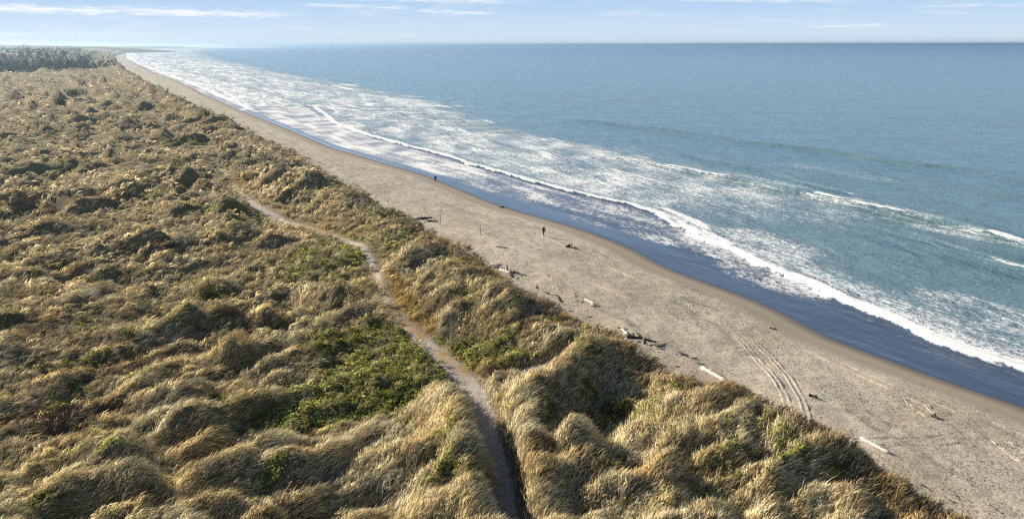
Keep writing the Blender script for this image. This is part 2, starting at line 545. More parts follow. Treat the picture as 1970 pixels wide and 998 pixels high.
def m_sand():
    m, t = mat_new('beach_sand')
    g = t.new('ShaderNodeTexCoord').outputs['Object']
    o = t.attr('off')                                   # metres seaward of the waterline
    big = t.noise(g, 0.11, 4, 0.6)
    mid = t.noise(g, 0.9, 5, 0.65)
    fin = t.noise(g, 7.0, 5, 0.7)
    spk = t.noise(g, 3.4, 3, 0.8)
    # trampled, pitted dry sand
    prints = t.new('ShaderNodeTexVoronoi'); prints.inputs['Scale'].default_value = 1.9
    t.put(prints.inputs['Vector'], t.mapping(g, (1, 1, 1), (0, 0, 0.5)))
    pit = t.ramp(prints.outputs['Distance'], 0.10, 0.40)
    pit2n = t.new('ShaderNodeTexVoronoi'); pit2n.inputs['Scale'].default_value = 4.6
    t.put(pit2n.inputs['Vector'], g)
    pit2 = t.ramp(pit2n.outputs['Distance'], 0.08, 0.42)
    dry = t.mix(t.ramp(big, 0.38, 0.62), (0.405, 0.348, 0.260), (0.515, 0.452, 0.352))
    dry = t.mix(t.math('MULTIPLY', t.ramp(fin, 0.35, 0.75), 0.55), dry, (0.52, 0.46, 0.37))
    # dark wrack bits, gathered in drifts that run along the shore
    drift = t.noise(t.mapping(g, (0.10, 0.035, 0.1), (0, 0, R(-28))), 1.0, 5, 0.6, 0.6)
    bits = t.math('MULTIPLY', t.ramp(spk, 0.49, 0.58), t.ramp(drift, 0.40, 0.60, o0=0.55))
    dry = t.mix(t.math('MULTIPLY', bits, 0.70), dry, (0.10, 0.083, 0.066))
    wr = t.noise(t.mapping(g, (0.45, 0.05, 0.1), (0, 0, R(-28))), 1.0, 6, 0.65, 0.5)   # strand lines along the shore
    wrf = t.math('MULTIPLY', t.ramp(wr, 0.54, 0.64), t.ramp(t.noise(g, 1.1, 4, 0.7), 0.40, 0.58))
    dry = t.mix(t.math('MULTIPLY', wrf, 0.55), dry, (0.15, 0.125, 0.10))
    toe = t.ramp(t.attr('foot'), -9.0, -0.5)            # litter thickens towards the dune foot
    lit = t.math('MULTIPLY', t.ramp(t.noise(g, 1.6, 6, 0.75), 0.45, 0.58), toe)
    dry = t.mix(t.math('MULTIPLY', lit, 0.75), dry, (0.13, 0.105, 0.085))
    ow = t.math('ADD', o, t.math('MULTIPLY', t.math('SUBTRACT', t.noise(g, 0.22, 3), 0.5), 3.0))
    damp = t.ramp(ow, -6.2, -3.6)
    smooth_c = t.mix(fin, (0.285, 0.237, 0.175), (0.33, 0.278, 0.21))
    c = t.mix(damp, dry, smooth_c)
    wet = t.ramp(t.math('ADD', o, t.math('MULTIPLY', t.math('SUBTRACT', mid, 0.5), 0.5)), -2.4, -0.2)
    c = t.mix(wet, c, (0.125, 0.104, 0.082))
    hgt = t.math('ADD', t.math('MULTIPLY', pit, 0.35), t.math('ADD', t.math('MULTIPLY', fin, 0.9), t.math('ADD', t.math('MULTIPLY', pit2, 0.2), t.math('MULTIPLY', mid, 0.9))))
    hgt = t.math('MULTIPLY', hgt, t.math('SUBTRACT', 1.0, t.math('MULTIPLY', damp, 0.9)))
    nrm = t.bump(hgt, 0.8, 0.075)
    p = principled(t, c, t.ramp(wet, 0, 1, o0=0.95, o1=0.35), 0.25, nrm)
    out_surface(t, p.outputs[0])
    return m


def m_path():
    m, t = mat_new('path_gravel')
    g = t.new('ShaderNodeTexCoord').outputs['Object']
    n = t.noise(g, 1.3, 5, 0.6)
    f = t.noise(g, 11.0, 5, 0.75)
    c = t.mix(t.ramp(n, 0.35, 0.65), (0.36, 0.31, 0.255), (0.48, 0.43, 0.37))
    c = t.mix(t.ramp(f, 0.52, 0.72), c, (0.60, 0.55, 0.49))
    c = t.mix(t.math('MULTIPLY', t.ramp(f, 0.48, 0.36), 0.6), c, (0.16, 0.13, 0.10))
    c = t.mix(t.math('MULTIPLY', t.attr('moss'), t.ramp(n, 0.35, 0.6)), c, (0.36, 0.215, 0.060))
    p = principled(t, c, 0.95, 0.15, t.bump(f, 1.0, 0.08))
    out_surface(t, p.outputs[0])
    return m


def m_sea():
    m, t = mat_new('sea_water')
    g = t.new('ShaderNodeTexCoord').outputs['Object']
    foam = t.attr('foam'); swash = t.attr('swash'); depth = t.attr('depth'); far = t.attr('far')
    gs = t.mapping(g, (1.0, 0.55, 1.0), (0, 0, R(-28)))
    # lace of foam
    lv = t.new('ShaderNodeTexVoronoi', feature='DISTANCE_TO_EDGE')
    lv.inputs['Scale'].default_value = 1.3
    wob = t.new('ShaderNodeTexNoise'); wob.inputs['Scale'].default_value = 0.9; wob.inputs['Detail'].default_value = 4
    t.put(wob.inputs['Vector'], g)
    wv = t.new('ShaderNodeVectorMath', operation='MULTIPLY_ADD')
    t.put(wv.inputs[0], wob.outputs['Color']); wv.inputs[1].default_value = (2.2, 2.2, 0); t.put(wv.inputs[2], gs)
    t.put(lv.inputs['Vector'], wv.outputs[0])
    lace = t.ramp(lv.outputs['Distance'], 0.0, 0.34)
    n1 = t.noise(gs, 1.15, 6, 0.64, 0.9)
    n2 = t.noise(g, 5.0, 4, 0.75)
    nn = t.math('ADD', t.math('ADD', t.math('MULTIPLY', t.ramp(n1, 0.25, 0.75, False), 0.62), t.math('MULTIPLY', lace, 0.24)), t.math('MULTIPLY', t.ramp(n2, 0.28, 0.72, False), 0.22))
    fm = t.math('MULTIPLY', t.ramp(t.math('SUBTRACT', foam, nn), -0.24, 0.26), t.ramp(foam, 0.3, 0.85, o0=0.72))
    fm = t.mix(t.attr('soft'), fm, t.ramp(foam, 0.18, 0.90, o1=0.96))      # far off the lace is finer than the eye resolves
    # water body colour: greener and siltier in the shallows, blue in the deep
    mott = t.noise(t.mapping(g, (0.012, 0.03, 1), (0, 0, R(-20))), 1.0, 4, 0.6)
    deepc = t.mix(far, (0.105, 0.225, 0.290), (0.024, 0.098, 0.205))
    fm = t.math('MULTIPLY', fm, 1.0)
    wat = t.mix(depth, (0.120, 0.200, 0.235), deepc)
    wat = t.mix(t.math('MULTIPLY', t.ramp(mott, 0.45, 0.7), 0.45), wat, (0.085, 0.190, 0.205))
    wat = t.mix(t.math('MULTIPLY', t.attr('silt'), 0.45), wat, (0.120, 0.150, 0.105))
    wat = t.mix(swash, wat, (0.055, 0.082, 0.130))  # blue of the reflected sky put into the swash base colour
    col = t.mix(fm, wat, (0.80, 0.81, 0.80))
    # ripples and chop
    r1 = t.noise(t.mapping(g, (1.0, 0.5, 1), (0, 0, R(-35))), 0.42, 5, 0.62, 0.3)
    r2 = t.noise(t.mapping(g, (1.0, 0.6, 1), (0, 0, R(-20))), 2.0, 4, 0.6)
    r0 = t.noise(t.mapping(g, (0.16, 0.035, 1), (0, 0, R(-27))), 1.0, 3, 0.5, 0.4)          # swell trains, crests along the shore
    chop = t.math('ADD', t.math('ADD', t.math('MULTIPLY', r1, 0.9), t.math('MULTIPLY', r0, 3.2)), t.math('MULTIPLY', r2, 0.25))
    chop = t.math('MULTIPLY', chop, t.ramp(swash, 0, 1, o0=1.0, o1=0.13))
    nb = t.bump(chop, 1.0, 0.75)
    nb = t.bump(t.math('MULTIPLY', nn, fm), 0.7, 0.25, nb)
    rough = t.mix(fm, t.ramp(swash, 0, 1, o0=0.16, o1=0.10), (0.9, 0.9, 0.9))
    p = principled(t, col, rough, 0.5, nb)
    p.inputs['IOR'].default_value = 1.333
    out_surface(t, p.outputs[0])
    return m


def m_plain(name, c0, c1, scale=3.0, rough=0.85, bump=0.4, bdist=0.02):
    m, t = mat_new(name)
    g = t.new('ShaderNodeTexCoord').outputs['Object']
    n = t.noise(g, scale, 6, 0.65, 0.3)
    c = t.mix(t.ramp(n, 0.3, 0.7), c0, c1)
    p = principled(t, c, rough, 0.2, t.bump(n, bump, bdist))
    out_surface(t, p.outputs[0])
    return m


def m_wood(name, c0, c1):
    m, t = mat_new(name)
    g = t.new('ShaderNodeTexCoord').outputs['Object']
    n = t.noise(t.mapping(g, (1.2, 14, 14)), 1.0, 5, 0.6, 0.4)
    n2 = t.noise(g, 1.4, 3)
    c = t.mix(t.ramp(n, 0.32, 0.68), c0, c1)
    c = t.mix(t.math('MULTIPLY', t.ramp(n2, 0.5, 0.75), 0.3), c, (0.25, 0.2, 0.15))
    p = principled(t, c, 0.85, 0.2, t.bump(n, 0.6, 0.03))
    out_surface(t, p.outputs[0])
    return m


M_DUNE, M_SAND, M_PATH, M_SEA = m_dune(), m_sand(), m_path(), m_sea()
M_PALE = m_wood('bleached_wood', (0.50, 0.45, 0.38), (0.72, 0.67, 0.60))
M_GREY = m_wood('grey_wood', (0.16, 0.135, 0.11), (0.33, 0.29, 0.25))
M_DARK = m_wood('dark_wood', (0.025, 0.020, 0.016), (0.09, 0.07, 0.055))

def veg(X, Y):
    """weights 0..1 of green cover, brown scrub (seaward shade included), orange moss; the rest is marram"""
    g = patch(X, Y, EG, 40)
    b = patch(X, Y, EB, 44)
    m = patch(X, Y, EM, 47)
    bg_ = sstep(0.40, 0.75, fbm(X / 11, Y / 11, 50, 3)) * (0.30 + 0.45 * sstep(60, 140, Y))
    bg_ = np.maximum(bg_, 0.55 * sstep(0.35, 0.62, fbm(X / 3.6, Y / 3.6, 52, 2)) * (1 - 0.8 * sstep(90, 180, Y)))
    bg_ = np.maximum(bg_, 0.75 * sstep(0.38, 0.6, fbm((X * 0.94 + Y * 0.34) / 42, (Y * 0.94 - X * 0.34) / 11, 53, 3)) * sstep(95, 170, Y))
    bb_ = sstep(0.32, 0.75, fbm(X / 9, Y / 9, 55, 3)) * 0.6
    e = inland(X, Y)
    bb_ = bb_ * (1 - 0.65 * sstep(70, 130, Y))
    bb_ = np.maximum(bb_, 0.95 * np.exp(-((e - 2.5) / 3.6) ** 2) * np.clip(0.75 + 0.8 * pn(X / 4, Y / 4, 58), 0, 1))  # brown scrub on the seaward face, thickened to stand in for its shade
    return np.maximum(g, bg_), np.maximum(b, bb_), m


def soil_colour(X, Y):
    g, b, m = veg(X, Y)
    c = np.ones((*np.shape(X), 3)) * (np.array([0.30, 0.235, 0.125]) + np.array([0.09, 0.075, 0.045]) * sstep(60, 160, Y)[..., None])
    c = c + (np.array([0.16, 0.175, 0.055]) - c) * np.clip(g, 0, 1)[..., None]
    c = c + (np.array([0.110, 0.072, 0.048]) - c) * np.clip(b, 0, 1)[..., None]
    return c + (np.array([0.34, 0.21, 0.055]) - c) * np.clip(m, 0, 1)[..., None]


# ------------------------------------------------------------------ the dunes
azs = np.radians(np.linspace(-74, 46, 640))
rs = [16.0]
while rs[-1] < 420: rs.append(rs[-1] * 1.0075)
while rs[-1] < 13000: rs.append(rs[-1] * 1.022)
rs = np.array(rs)
RR, AA = np.meshgrid(rs, azs, indexing='ij')
DX, DY = RR * np.sin(AA), RR * np.cos(AA)
keep = inland(DX, DY) > -5.0
DZ = np.zeros(DX.shape)
DZ[keep] = dune_height(DX[keep], DY[keep])
far_land = sstep(1500, 5000, DY) * sstep(60, 500, inland(DX, DY))
DZ += far_land * (2 + 5 * np.clip(fbm(DX / 1500, DY / 1500, 60, 3) + 0.5, 0, 2))
F = grid_faces(keep, *DX.shape)
V = np.stack([DX, DY, DZ], -1).reshape(-1, 3)
pd, _ = path_dist(V[:, 0], V[:, 1], PX, PY, PW)
fd, _ = path_dist(V[:, 0], V[:, 1], FX, FY, FW)
sand_a = 1 - sstep(-0.1, 0.5, np.minimum(pd, fd))
V, F, (sand_a,) = compact(V, F, [sand_a])
me = new_mesh('dunes', V, F)
vattr(me, 'col', soil_colour(V[:, 0], V[:, 1]), 'FLOAT_COLOR')
vattr(me, 'sand', sand_a)
add('dunes', me, M_DUNE, kind='structure')

# ------------------------------------------------------------------ the beach
ys = [18.0]
while ys[-1] < 250: ys.append(ys[-1] + max(0.28, ys[-1] * 0.0042))
while ys[-1] < 13000: ys.append(ys[-1] * 1.02)
ys = np.array([-300, -150, -60, -20, 5] + ys)
tt = np.linspace(0, 1, 110)
BY = np.repeat(ys[:, None], len(tt), 1)
x0 = xt(ys) - 7 / slope_cos(ys); x1 = xw(ys) + 7 / slope_cos(ys)
BX = x0[:, None] + (x1 - x0)[:, None] * tt[None]
BZ = beach_height(BX, BY)
V = np.stack([BX, BY, BZ], -1).reshape(-1, 3)
F = grid_faces(np.ones(BX.shape, bool), *BX.shape)
me = new_mesh('beach', V, F)
vattr(me, 'off', off_shore(V[:, 0], V[:, 1]))
vattr(me, 'foot', inland(V[:, 0], V[:, 1]))
beach = add('beach', me, M_SAND, kind='structure')

# ------------------------------------------------------------------ the sea
def line_o(px, z=0.0):
    P = np.array([unproj(x, y, z)[:2] for x, y in px])
    P = P[np.argsort(P[:, 1])]
    return P[:, 1], off_shore(P[:, 0], P[:, 1])


BORE = line_o([(2300, 850), (2100, 775), (1970, 722), (1900, 697), (1800, 662), (1700, 618), (1600, 575), (1500, 530), (1400, 485), (1350, 462), (1300, 435), (1250, 410), (1200, 393), (1100, 371),
               (1000, 344), (950, 330), (900, 316), (800, 285), (700, 258), (640, 236), (615, 215), (598, 203)])
CREST_A = line_o([(1150, 298), (1230, 311), (1275, 320), (1330, 332), (1395, 343), (1480, 360), (1565, 375), (1630, 391), (1720, 413), (1800, 430), (1900, 452), (1970, 475), (2060, 505)])
CREST_B = line_o([(1300, 295), (1480, 332), (1640, 378), (1780, 420), (1850, 436)])
CREST_C = line_o([(1700, 440), (1780, 462), (1900, 501), (1960, 520), (2060, 545)])
SWELL = line_o([(1100, 230), (1300, 252), (1540, 285), (1700, 310), (1970, 352), (2100, 372)])
INNER = line_o([(1250, 398), (1275, 402), (1310, 420), (1350, 445), (1400, 475)])
LACE = [(1040, 285, 52, 20, 118, 0.47), (850, 235, 75, 20, 115, 0.42), (1440, 470, 17, 11, 122, 0.47), (1350, 385, 24, 9, 120, 0.36), (1230, 330, 30, 9, 118, 0.40), (1860, 590, 9, 5, 125, 0.36),
        (1500, 535, 12, 6, 122, 0.44), (1250, 455, 8, 2.6, 122, 0.44), (1130, 425, 8, 1.6, 122, 0.40), (1420, 505, 8, 1.5, 122, 0.42), (1180, 400, 16, 3.0, 120, 0.40), (1000, 365, 26, 3.0, 116, 0.42),
        (1580, 560, 8, 0.9, 122, 0.38), (1680, 400, 20, 5, 122, 0.38), (1850, 450, 14, 4, 122, 0.40), (1450, 345, 22, 4, 120, 0.38), (1900, 620, 8, 4, 122, 0.40),
        (880, 330, 26, 5, 116, 0.46), (740, 290, 40, 10, 115, 0.50), (640, 240, 50, 16, 115, 0.52), (1600, 330, 24, 5, 120, 0.30), (1560, 520, 7, 5, 122, 0.42), (1750, 600, 10, 3, 122, 0.42)]
EL_ = ell(LACE, 0.0)


def in_range(L, Y, fade):
    return sstep(L[0][0] - fade, L[0][0] + fade, Y) * (1 - sstep(L[0][-1] - fade, L[0][-1] + fade, Y))


def y_at(px, py):
    return unproj(px, py, 0)[1]


def sea_fields(X, Y, O):
    wob = 0.9 * pn(X / 7, Y / 7, 70) + 0.45 * pn(X / 2.3, Y / 2.3, 71)
    foam = np.zeros(X.shape); z = np.zeros(X.shape)
    # first bore
    ob = np.interp(Y, *BORE)
    t = O - ob + wob * (0.6 + 0.004 * Y)
    r = sstep(BORE[0][0] - 6, BORE[0][0] + 6, Y) * (1 - 0.2 * sstep(250, 430, Y)) * (1 - sstep(400, 470, Y))
    wdt = np.interp(Y, [60, 75, 95, 125, 150, 200, 300, 420], [5.4, 5.6, 4.6, 2.4, 1.9, 1.7, 2.0, 2.6])
    front = sstep(-0.25, 0.35, t)
    prof = front * (0.54 + 0.50 * (1 - sstep(wdt * 0.12, wdt * 0.5, t)) + 0.10 * (1 - sstep(wdt * 0.5, wdt, t)))
    prof = prof * (1 - sstep(wdt * 1.0, wdt * 2.6 + 2.5, t))
    foam = np.maximum(foam, r * prof)
    z += r * (0.62 * front * np.exp(-np.clip(t, 0, None) / (wdt * 1.4)))
    # second short line behind it
    oi = np.interp(Y, *INNER); ti = O - oi + 0.5 * wob
    foam = np.maximum(foam, in_range(INNER, Y, 3) * sstep(-0.2, 0.3, ti) * (1 - sstep(0.9, 2.2, ti)) * 1.05)
    # outer crests, white where they break
    for L, spans, amp in ((CREST_A, ((1268, 320, 1400, 344, 2.6), (1560, 374, 1615, 389, 1.6), (1625, 390, 1728, 415, 1.9), (1890, 449, 2100, 515, 1.7)), 0.80),
                          (CREST_B, ((1630, 374, 1650, 380, 0.6),), 0.35), (CREST_C, ((1900, 501, 1968, 523, 1.0),), 0.40)):
        oc = np.interp(Y, *L); tc_ = O - oc + 0.35 * wob
        rr = in_range(L, Y, 8)
        z += rr * amp * np.exp(-(tc_ / np.where(tc_ > 0, 3.2, 1.2)) ** 2)
        foam = np.maximum(foam, rr * 0.36 * np.exp(-((tc_ - 0.8) / 1.6) ** 2))
        for (xa, ya, xb, yb, wd_) in spans:
            y1_, y0_ = y_at(xa, ya), y_at(xb, yb)
            rs_ = sstep(y0_ - 1.2, y0_ + 2.5, Y) * (1 - sstep(y1_ - 3, y1_ + 1.5, Y))
            foam = np.maximum(foam, rs_ * sstep(-0.3, 0.25, tc_) * (1 - sstep(wd_ * 0.6, wd_ * 1.8, tc_)) * 1.1)
    os_ = np.interp(Y, *SWELL); ts = O - os_ + 1.2 * wob
    silt = in_range(SWELL, Y, 20) * np.exp(-((ts + 2.0) / 3.4) ** 2)
    z += in_range(SWELL, Y, 20) * 0.6 * np.exp(-(ts / 4.5) ** 2)
    oc = np.interp(Y, *CREST_A); silt = np.maximum(silt, 0.6 * in_range(CREST_A, Y, 10) * np.exp(-((O - oc + 1.6) / 1.5) ** 2))
    silt = np.maximum(silt, 0.8 * sstep(0.25, 0.6, pn(Y / 150, (O + 5 * pn(Y / 60, O / 60, 95)) / 20, 96)) * sstep(25, 50, O) * (1 - sstep(220, 420, O)))
    # lace patches
    lace = np.zeros(X.shape)
    for (fx, fy, L, Wd, c, s, a) in EL_:
        u = ((X - fx) * c + (Y - fy) * s) / L; v = (-(X - fx) * s + (Y - fy) * c) / Wd
        q = u * u + v * v
        lace = np.maximum(lace, a * (1 - sstep(0.35, 1.6, q)))
    band = sstep(1, 5, O - ob) * (1 - sstep(26 + 0.05 * Y, 44 + 0.12 * Y, O - ob)) * sstep(105, 165, Y)
    lace = np.maximum(lace, band * (0.455 + 0.10 * pn(X / 30, Y / 45, 76)))
    inn = sstep(0.3 - 0.30 * sstep(120, 200, Y), 0.7 - 0.56 * sstep(120, 200, Y), O / np.maximum(ob, 1)) * (1 - sstep(0.9, 1.0, O / np.maximum(ob, 1))) * sstep(85, 150, Y)
    lace = np.maximum(lace, inn * (0.37 + 0.17 * sstep(140, 220, Y) + 0.17 * pn(Y / 22, O / 2.6, 77)))  # foam lace, also whitening the far swash for its bright sky reflection
    for dd_, sd in ((11, 88), (24, 89), (37, 90)):       # more broken rows behind the first
        tb = O - ob - dd_ * (0.5 + Y / 300) + 2.5 * pn(X / 18, Y / 18, sd)
        rb = sstep(150, 200, Y) * (1 - sstep(430, 600, Y)) * sstep(0.05, 0.35, pn(Y / 38, 0 * Y + sd, sd))
        foam = np.maximum(foam, rb * sstep(-0.4, 0.3, tb) * (1 - sstep(0.9, 3.0, tb)) * 0.98)
        z += rb * 0.4 * np.exp(-(tb / 2.0) ** 2)
    lace = lace * (1 + 0.35 * fbm(X / 11, Y / 11, 75, 2))
    foam = np.maximum(foam, 1.12 * lace * sstep(-2, 3, O - 2))
    # the surf far down the beach: broken lines one behind another
    fs = sstep(260, 460, Y) * (1 - sstep(70 + 0.03 * Y, 130 + 0.07 * Y, O))
    lines = np.abs(pn(Y / 110, (O + 6 * pn(Y / 60, O / 30, 81)) / (13 + 0.012 * Y), 80))
    thin = 1 - sstep(0.02, 0.11, np.abs(pn(Y / 75, (O + 5 * pn(Y / 50, O / 25, 83)) / 16, 86) - 0.12))
    fs_l = 0.50 + 0.18 * sstep(0.25, 0.7, lines) + 0.55 * thin * sstep(-0.1, 0.35, pn(Y / 40, O / 14, 87)) + 0.12 * pn(X / 25, Y / 25, 82)
    foam = np.maximum(foam, fs * fs_l)
    # thin edge of the swash
    edge = np.exp(-((O - 0.35) / 0.25) ** 2) * sstep(150, 240, Y) * 0.8
    foam = np.maximum(foam, edge)
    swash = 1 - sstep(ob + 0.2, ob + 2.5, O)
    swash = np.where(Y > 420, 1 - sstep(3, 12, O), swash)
    depth = sstep(12, 160, O)
    far = sstep(500, 4200, np.hypot(X, Y))
    # long low swell farther out
    z += sstep(20, 60, O) * (0.22 * pn(X / 26 + Y / 60, Y / 90, 84) + 0.1 * pn(X / 9, Y / 22, 85)) * (1 - sstep(600, 2500, O))
    return foam, swash, depth, far, silt, z


ys = [24.0]
while ys[-1] < 500: ys.append(ys[-1] * 1.0072)
while ys[-1] < 80000: ys.append(ys[-1] * 1.03)
ys = np.array([-60000, -8000, -1000, -200, -50, 0] + ys)
os2 = [-0.6, -0.3, -0.1, 0.1, 0.3, 0.5]
while os2[-1] < 30: os2.append(os2[-1] + 0.42)
while os2[-1] < 100000: os2.append(os2[-1] * 1.0135 if os2[-1] < 250 else os2[-1] * 1.05)
os2 = np.array(os2)
SY = np.repeat(ys[:, None], len(os2), 1)
SO = np.repeat(os2[None], len(ys), 0)
SX = xw(SY) + SO / slope_cos(SY)
foam, swash, depth, far, silt, dz = sea_fields(SX, SY, SO)
bz = beach_height(SX, SY)
film = np.where(SO < 0, 0.03 + 0.06 * np.clip(SO / 0.6, -1, 0), 0.03 + 0.004 * np.clip(SO, 0, 8))
SZ = np.where(SO < 7, np.maximum(bz + film, -0.5), 0) 
lvl = beach_height(xw(ys) + 6.9 / slope_cos(ys), ys)[:, None] + 0.055
SZ = np.where(SO < 6.9, bz + film, lvl + (0 - lvl) * sstep(6.9, 14, SO)) + dz
V = np.stack([SX, SY, SZ], -1).reshape(-1, 3)
F = grid_faces(np.ones(SX.shape, bool), *SX.shape)
me = new_mesh('sea', V, F)
soft = sstep(120, 330, np.hypot(SX, SY)) * 0.85
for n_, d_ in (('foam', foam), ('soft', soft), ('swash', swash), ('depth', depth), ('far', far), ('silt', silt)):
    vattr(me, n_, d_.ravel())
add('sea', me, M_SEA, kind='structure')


# ------------------------------------------------------------------ paths
def ribbon(name, px, py, pw, mat, z_off=0.05, parent=None, moss=None):
    n = len(px)
    d = np.gradient(np.stack([px, py], 1), axis=0); d /= np.linalg.norm(d, axis=1)[:, None]
    nx, ny = d[:, 1], -d[:, 0]
    k = 9
    tt = np.linspace(-0.62, 0.62, k)
    rag = 0.22 * pn(np.arange(n) / 2.1, 0.5, 91) + 0.12 * pn(np.arange(n) / 0.8, 3.5, 92)
    X = px[:, None] + nx[:, None] * (pw * (1 + rag))[:, None] * tt
    Y = py[:, None] + ny[:, None] * (pw * (1 - rag))[:, None] * tt
    Z = dune_height(X, Y) + z_off - 0.10 * (np.abs(tt) / 0.62) ** 4 + 0.02 * pn(X / 0.5, Y / 0.5, 93)
    V = np.stack([X, Y, Z], -1).reshape(-1, 3)
    me = new_mesh(name, V, grid_faces(np.ones(X.shape, bool), n, k))
    vattr(me, 'moss', np.clip(patch(V[:, 0], V[:, 1], EM, 47), 0, 1))
    return add(name, me, mat, kind='structure', parent=parent)


ribbon('footpath', PX, PY, PW, M_PATH)
ribbon('side_track', FX, FY, FW, M_PATH, 0.07)


# ------------------------------------------------------------------ grass and ground cover, in blades
def kites(C, base, dirn, up, length, width, bend, side):
    """n blades: root, two mid points, tip. base (n,3), dirn unit (n,3) along the blade, bend (n,3) drop of the tip"""
    mid = base + dirn * (length * 0.5)[:, None] + up * (length * 0.10)[:, None]
    tip = base + dirn * length[:, None] + bend
    l = mid - side * (width * 0.5)[:, None]
    r = mid + side * (width * 0.5)[:, None]
    V = np.stack([base, l, tip, r], 1).reshape(-1, 3)
    return V


def unit(v):
    return v / np.maximum(np.linalg.norm(v, axis=-1, keepdims=True), 1e-9)


def scatter(n, rmin, rmax, p_az=(-62, 42)):
    """points on the dunes, thinning with distance the way detail does"""
    a = np.radians(rng.uniform(*p_az, n))
    hh = CAM_H - 6.0
    d0, d1 = math.atan2(hh, rmin), math.atan2(hh, rmax)
    dep = d1 + (d0 - d1) * rng.random(n)
    r = hh / np.tan(dep)
    return r * np.sin(a), r * np.cos(a)


def build_tufts(name, label, mat, X, Y, nb, kind, seed):
    n = len(X)
    D = np.hypot(np.hypot(X, Y), CAM_H)
    lod = np.clip((D / 75.0) ** 0.82, 0.85, 8.0)               # coarser blades far off
    Z = dune_height(X, Y)
    h = 0.35
    gx = (dune_height(X + h, Y) - Z) / h; gy = (dune_height(X, Y + h) - Z) / h
    N = unit(np.stack([-gx, -gy, np.ones(n)], 1))
    g, b, m = veg(X, Y)
    a_ = X * WIND[0] + Y * WIND[1]; b_ = -X * WIND[1] + Y * WIND[0]
    wv = 0.5 * pn(X / 3, Y / 3, 122)
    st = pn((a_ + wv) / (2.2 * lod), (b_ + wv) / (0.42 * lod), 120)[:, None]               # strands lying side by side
    NS = unit(N + np.array([[-WIND[1], WIND[0], 0.0]]) * st * (0.75 - 0.45 * sstep(60, 130, Y)[:, None]) + rng.normal(0, 1, (n, 3)) * np.array([0.16, 0.16, 0.1]) * (1 - 0.5 * sstep(60, 130, Y)[:, None]))
    r1 = rng.random((n, nb))
    az_ = rng.random((n, nb)) * 2 * np.pi
    z0 = np.zeros((n, nb))
    if kind == 'marram':
        spread = 0.22 * np.sqrt(lod)[:, None] * np.sqrt(rng.random((n, nb)))
        size = (0.98 + 0.40 * fbm(X / 4, Y / 4, 101, 2))[:, None] * rng.uniform(0.65, 1.25, (n, nb)) * np.minimum(lod ** 0.45, 2.0)[:, None]
        # combed over by the wind, the comb itself swirling a little from place to place
        sw = 0.55 * pn(X / 8, Y / 8, 103) + 0.3 * pn(X / 2.5, Y / 2.5, 104)
        wx_ = WIND[0] * np.cos(sw) - WIND[1] * np.sin(sw); wy_ = WIND[0] * np.sin(sw) + WIND[1] * np.cos(sw)
        lean = (0.95 + 0.35 * pn(X / 5, Y / 5, 105))[:, None] * rng.uniform(0.6, 1.4, (n, nb))
        dx = np.cos(az_) * 0.30 + wx_[:, None] * lean
        dy = np.sin(az_) * 0.30 + wy_[:, None] * lean
        dz_ = rng.uniform(0.30, 0.95, (n, nb))
        drop = rng.uniform(0.10, 0.40, (n, nb))
        width = (0.042 + 0.036 * sstep(60, 130, Y)[:, None]) * lod[:, None] * rng.uniform(0.7, 1.5, (n, nb))
    elif kind == 'leaf':
        spread = 0.32 * np.sqrt(lod)[:, None] * np.sqrt(rng.random((n, nb)))
        size = rng.uniform(0.15, 0.33, (n, nb)) * np.sqrt(lod)[:, None]
        dx = np.cos(az_); dy = np.sin(az_); dz_ = rng.uniform(-0.1, 0.9, (n, nb))
        drop = rng.uniform(0, 0.12, (n, nb))
        width = size * rng.uniform(0.35, 0.6, (n, nb))
        clump = np.abs(pn(X / 1.6, Y / 1.6, 106)) + 0.6 * np.abs(pn(X / 0.7, Y / 0.7, 107))
        z0 = (0.15 + 0.45 * clump)[:, None] * (1 - (spread / (0.36 * np.sqrt(lod)[:, None])) ** 2) * rng.uniform(0.3, 1.0, (n, nb))
    else:                                              # twiggy brown scrub
        spread = 0.30 * np.sqrt(lod)[:, None] * np.sqrt(rng.random((n, nb)))
        size = rng.uniform(0.25, 0.6, (n, nb)) * np.sqrt(lod)[:, None]
        dx = np.cos(az_) * 0.9 + 0.2; dy = np.sin(az_) * 0.9 + 0.1; dz_ = rng.uniform(0.3, 1.5, (n, nb))
        drop = rng.uniform(-0.05, 0.1, (n, nb))
        width = 0.032 * lod[:, None] * rng.uniform(0.7, 1.6, (n, nb))
        z0 = 0.35 * rng.random((n, nb)) * np.abs(pn(X / 2, Y / 2, 108))[:, None]
    aa = rng.random((n, nb)) * 2 * np.pi
    ox, oy = spread * np.cos(aa), spread * np.sin(aa)
    oz = gx[:, None] * ox + gy[:, None] * oy
    base = np.stack([X[:, None] + ox, Y[:, None] + oy, Z[:, None] + oz + z0 - 0.04], -1).reshape(-1, 3)
    d = unit(np.stack([dx, dy, dz_], -1).reshape(-1, 3) + 0.35 * np.repeat(N, nb, 0))
    L = size.ravel()
    rv = rng.normal(size=(n * nb, 3))
    side = unit(np.cross(d, rv))
    up = np.repeat(N, nb, 0)
    bend = np.stack([0.12 * L * d[:, 0], 0.12 * L * d[:, 1], -drop.ravel() * L], 1)
    V = kites(None, base, d, up, L, width.ravel(), bend, side)
    # colours of the plants themselves
    nt = rng.normal(0, 1, (n, 1))
    k1 = np.clip(0.5 + 0.75 * fbm(X / 5.5, Y / 5.5, 111, 3), 0, 1)[:, None]
    k2 = np.clip(0.45 + 0.8 * fbm(X / 17, Y / 17, 115, 3), 0, 1)[:, None]
    k3 = sstep(0.15, 0.6, fbm(X / 3.1, Y / 3.1, 118, 2))[:, None]
    fdn = sstep(60, 130, Y)[:, None]
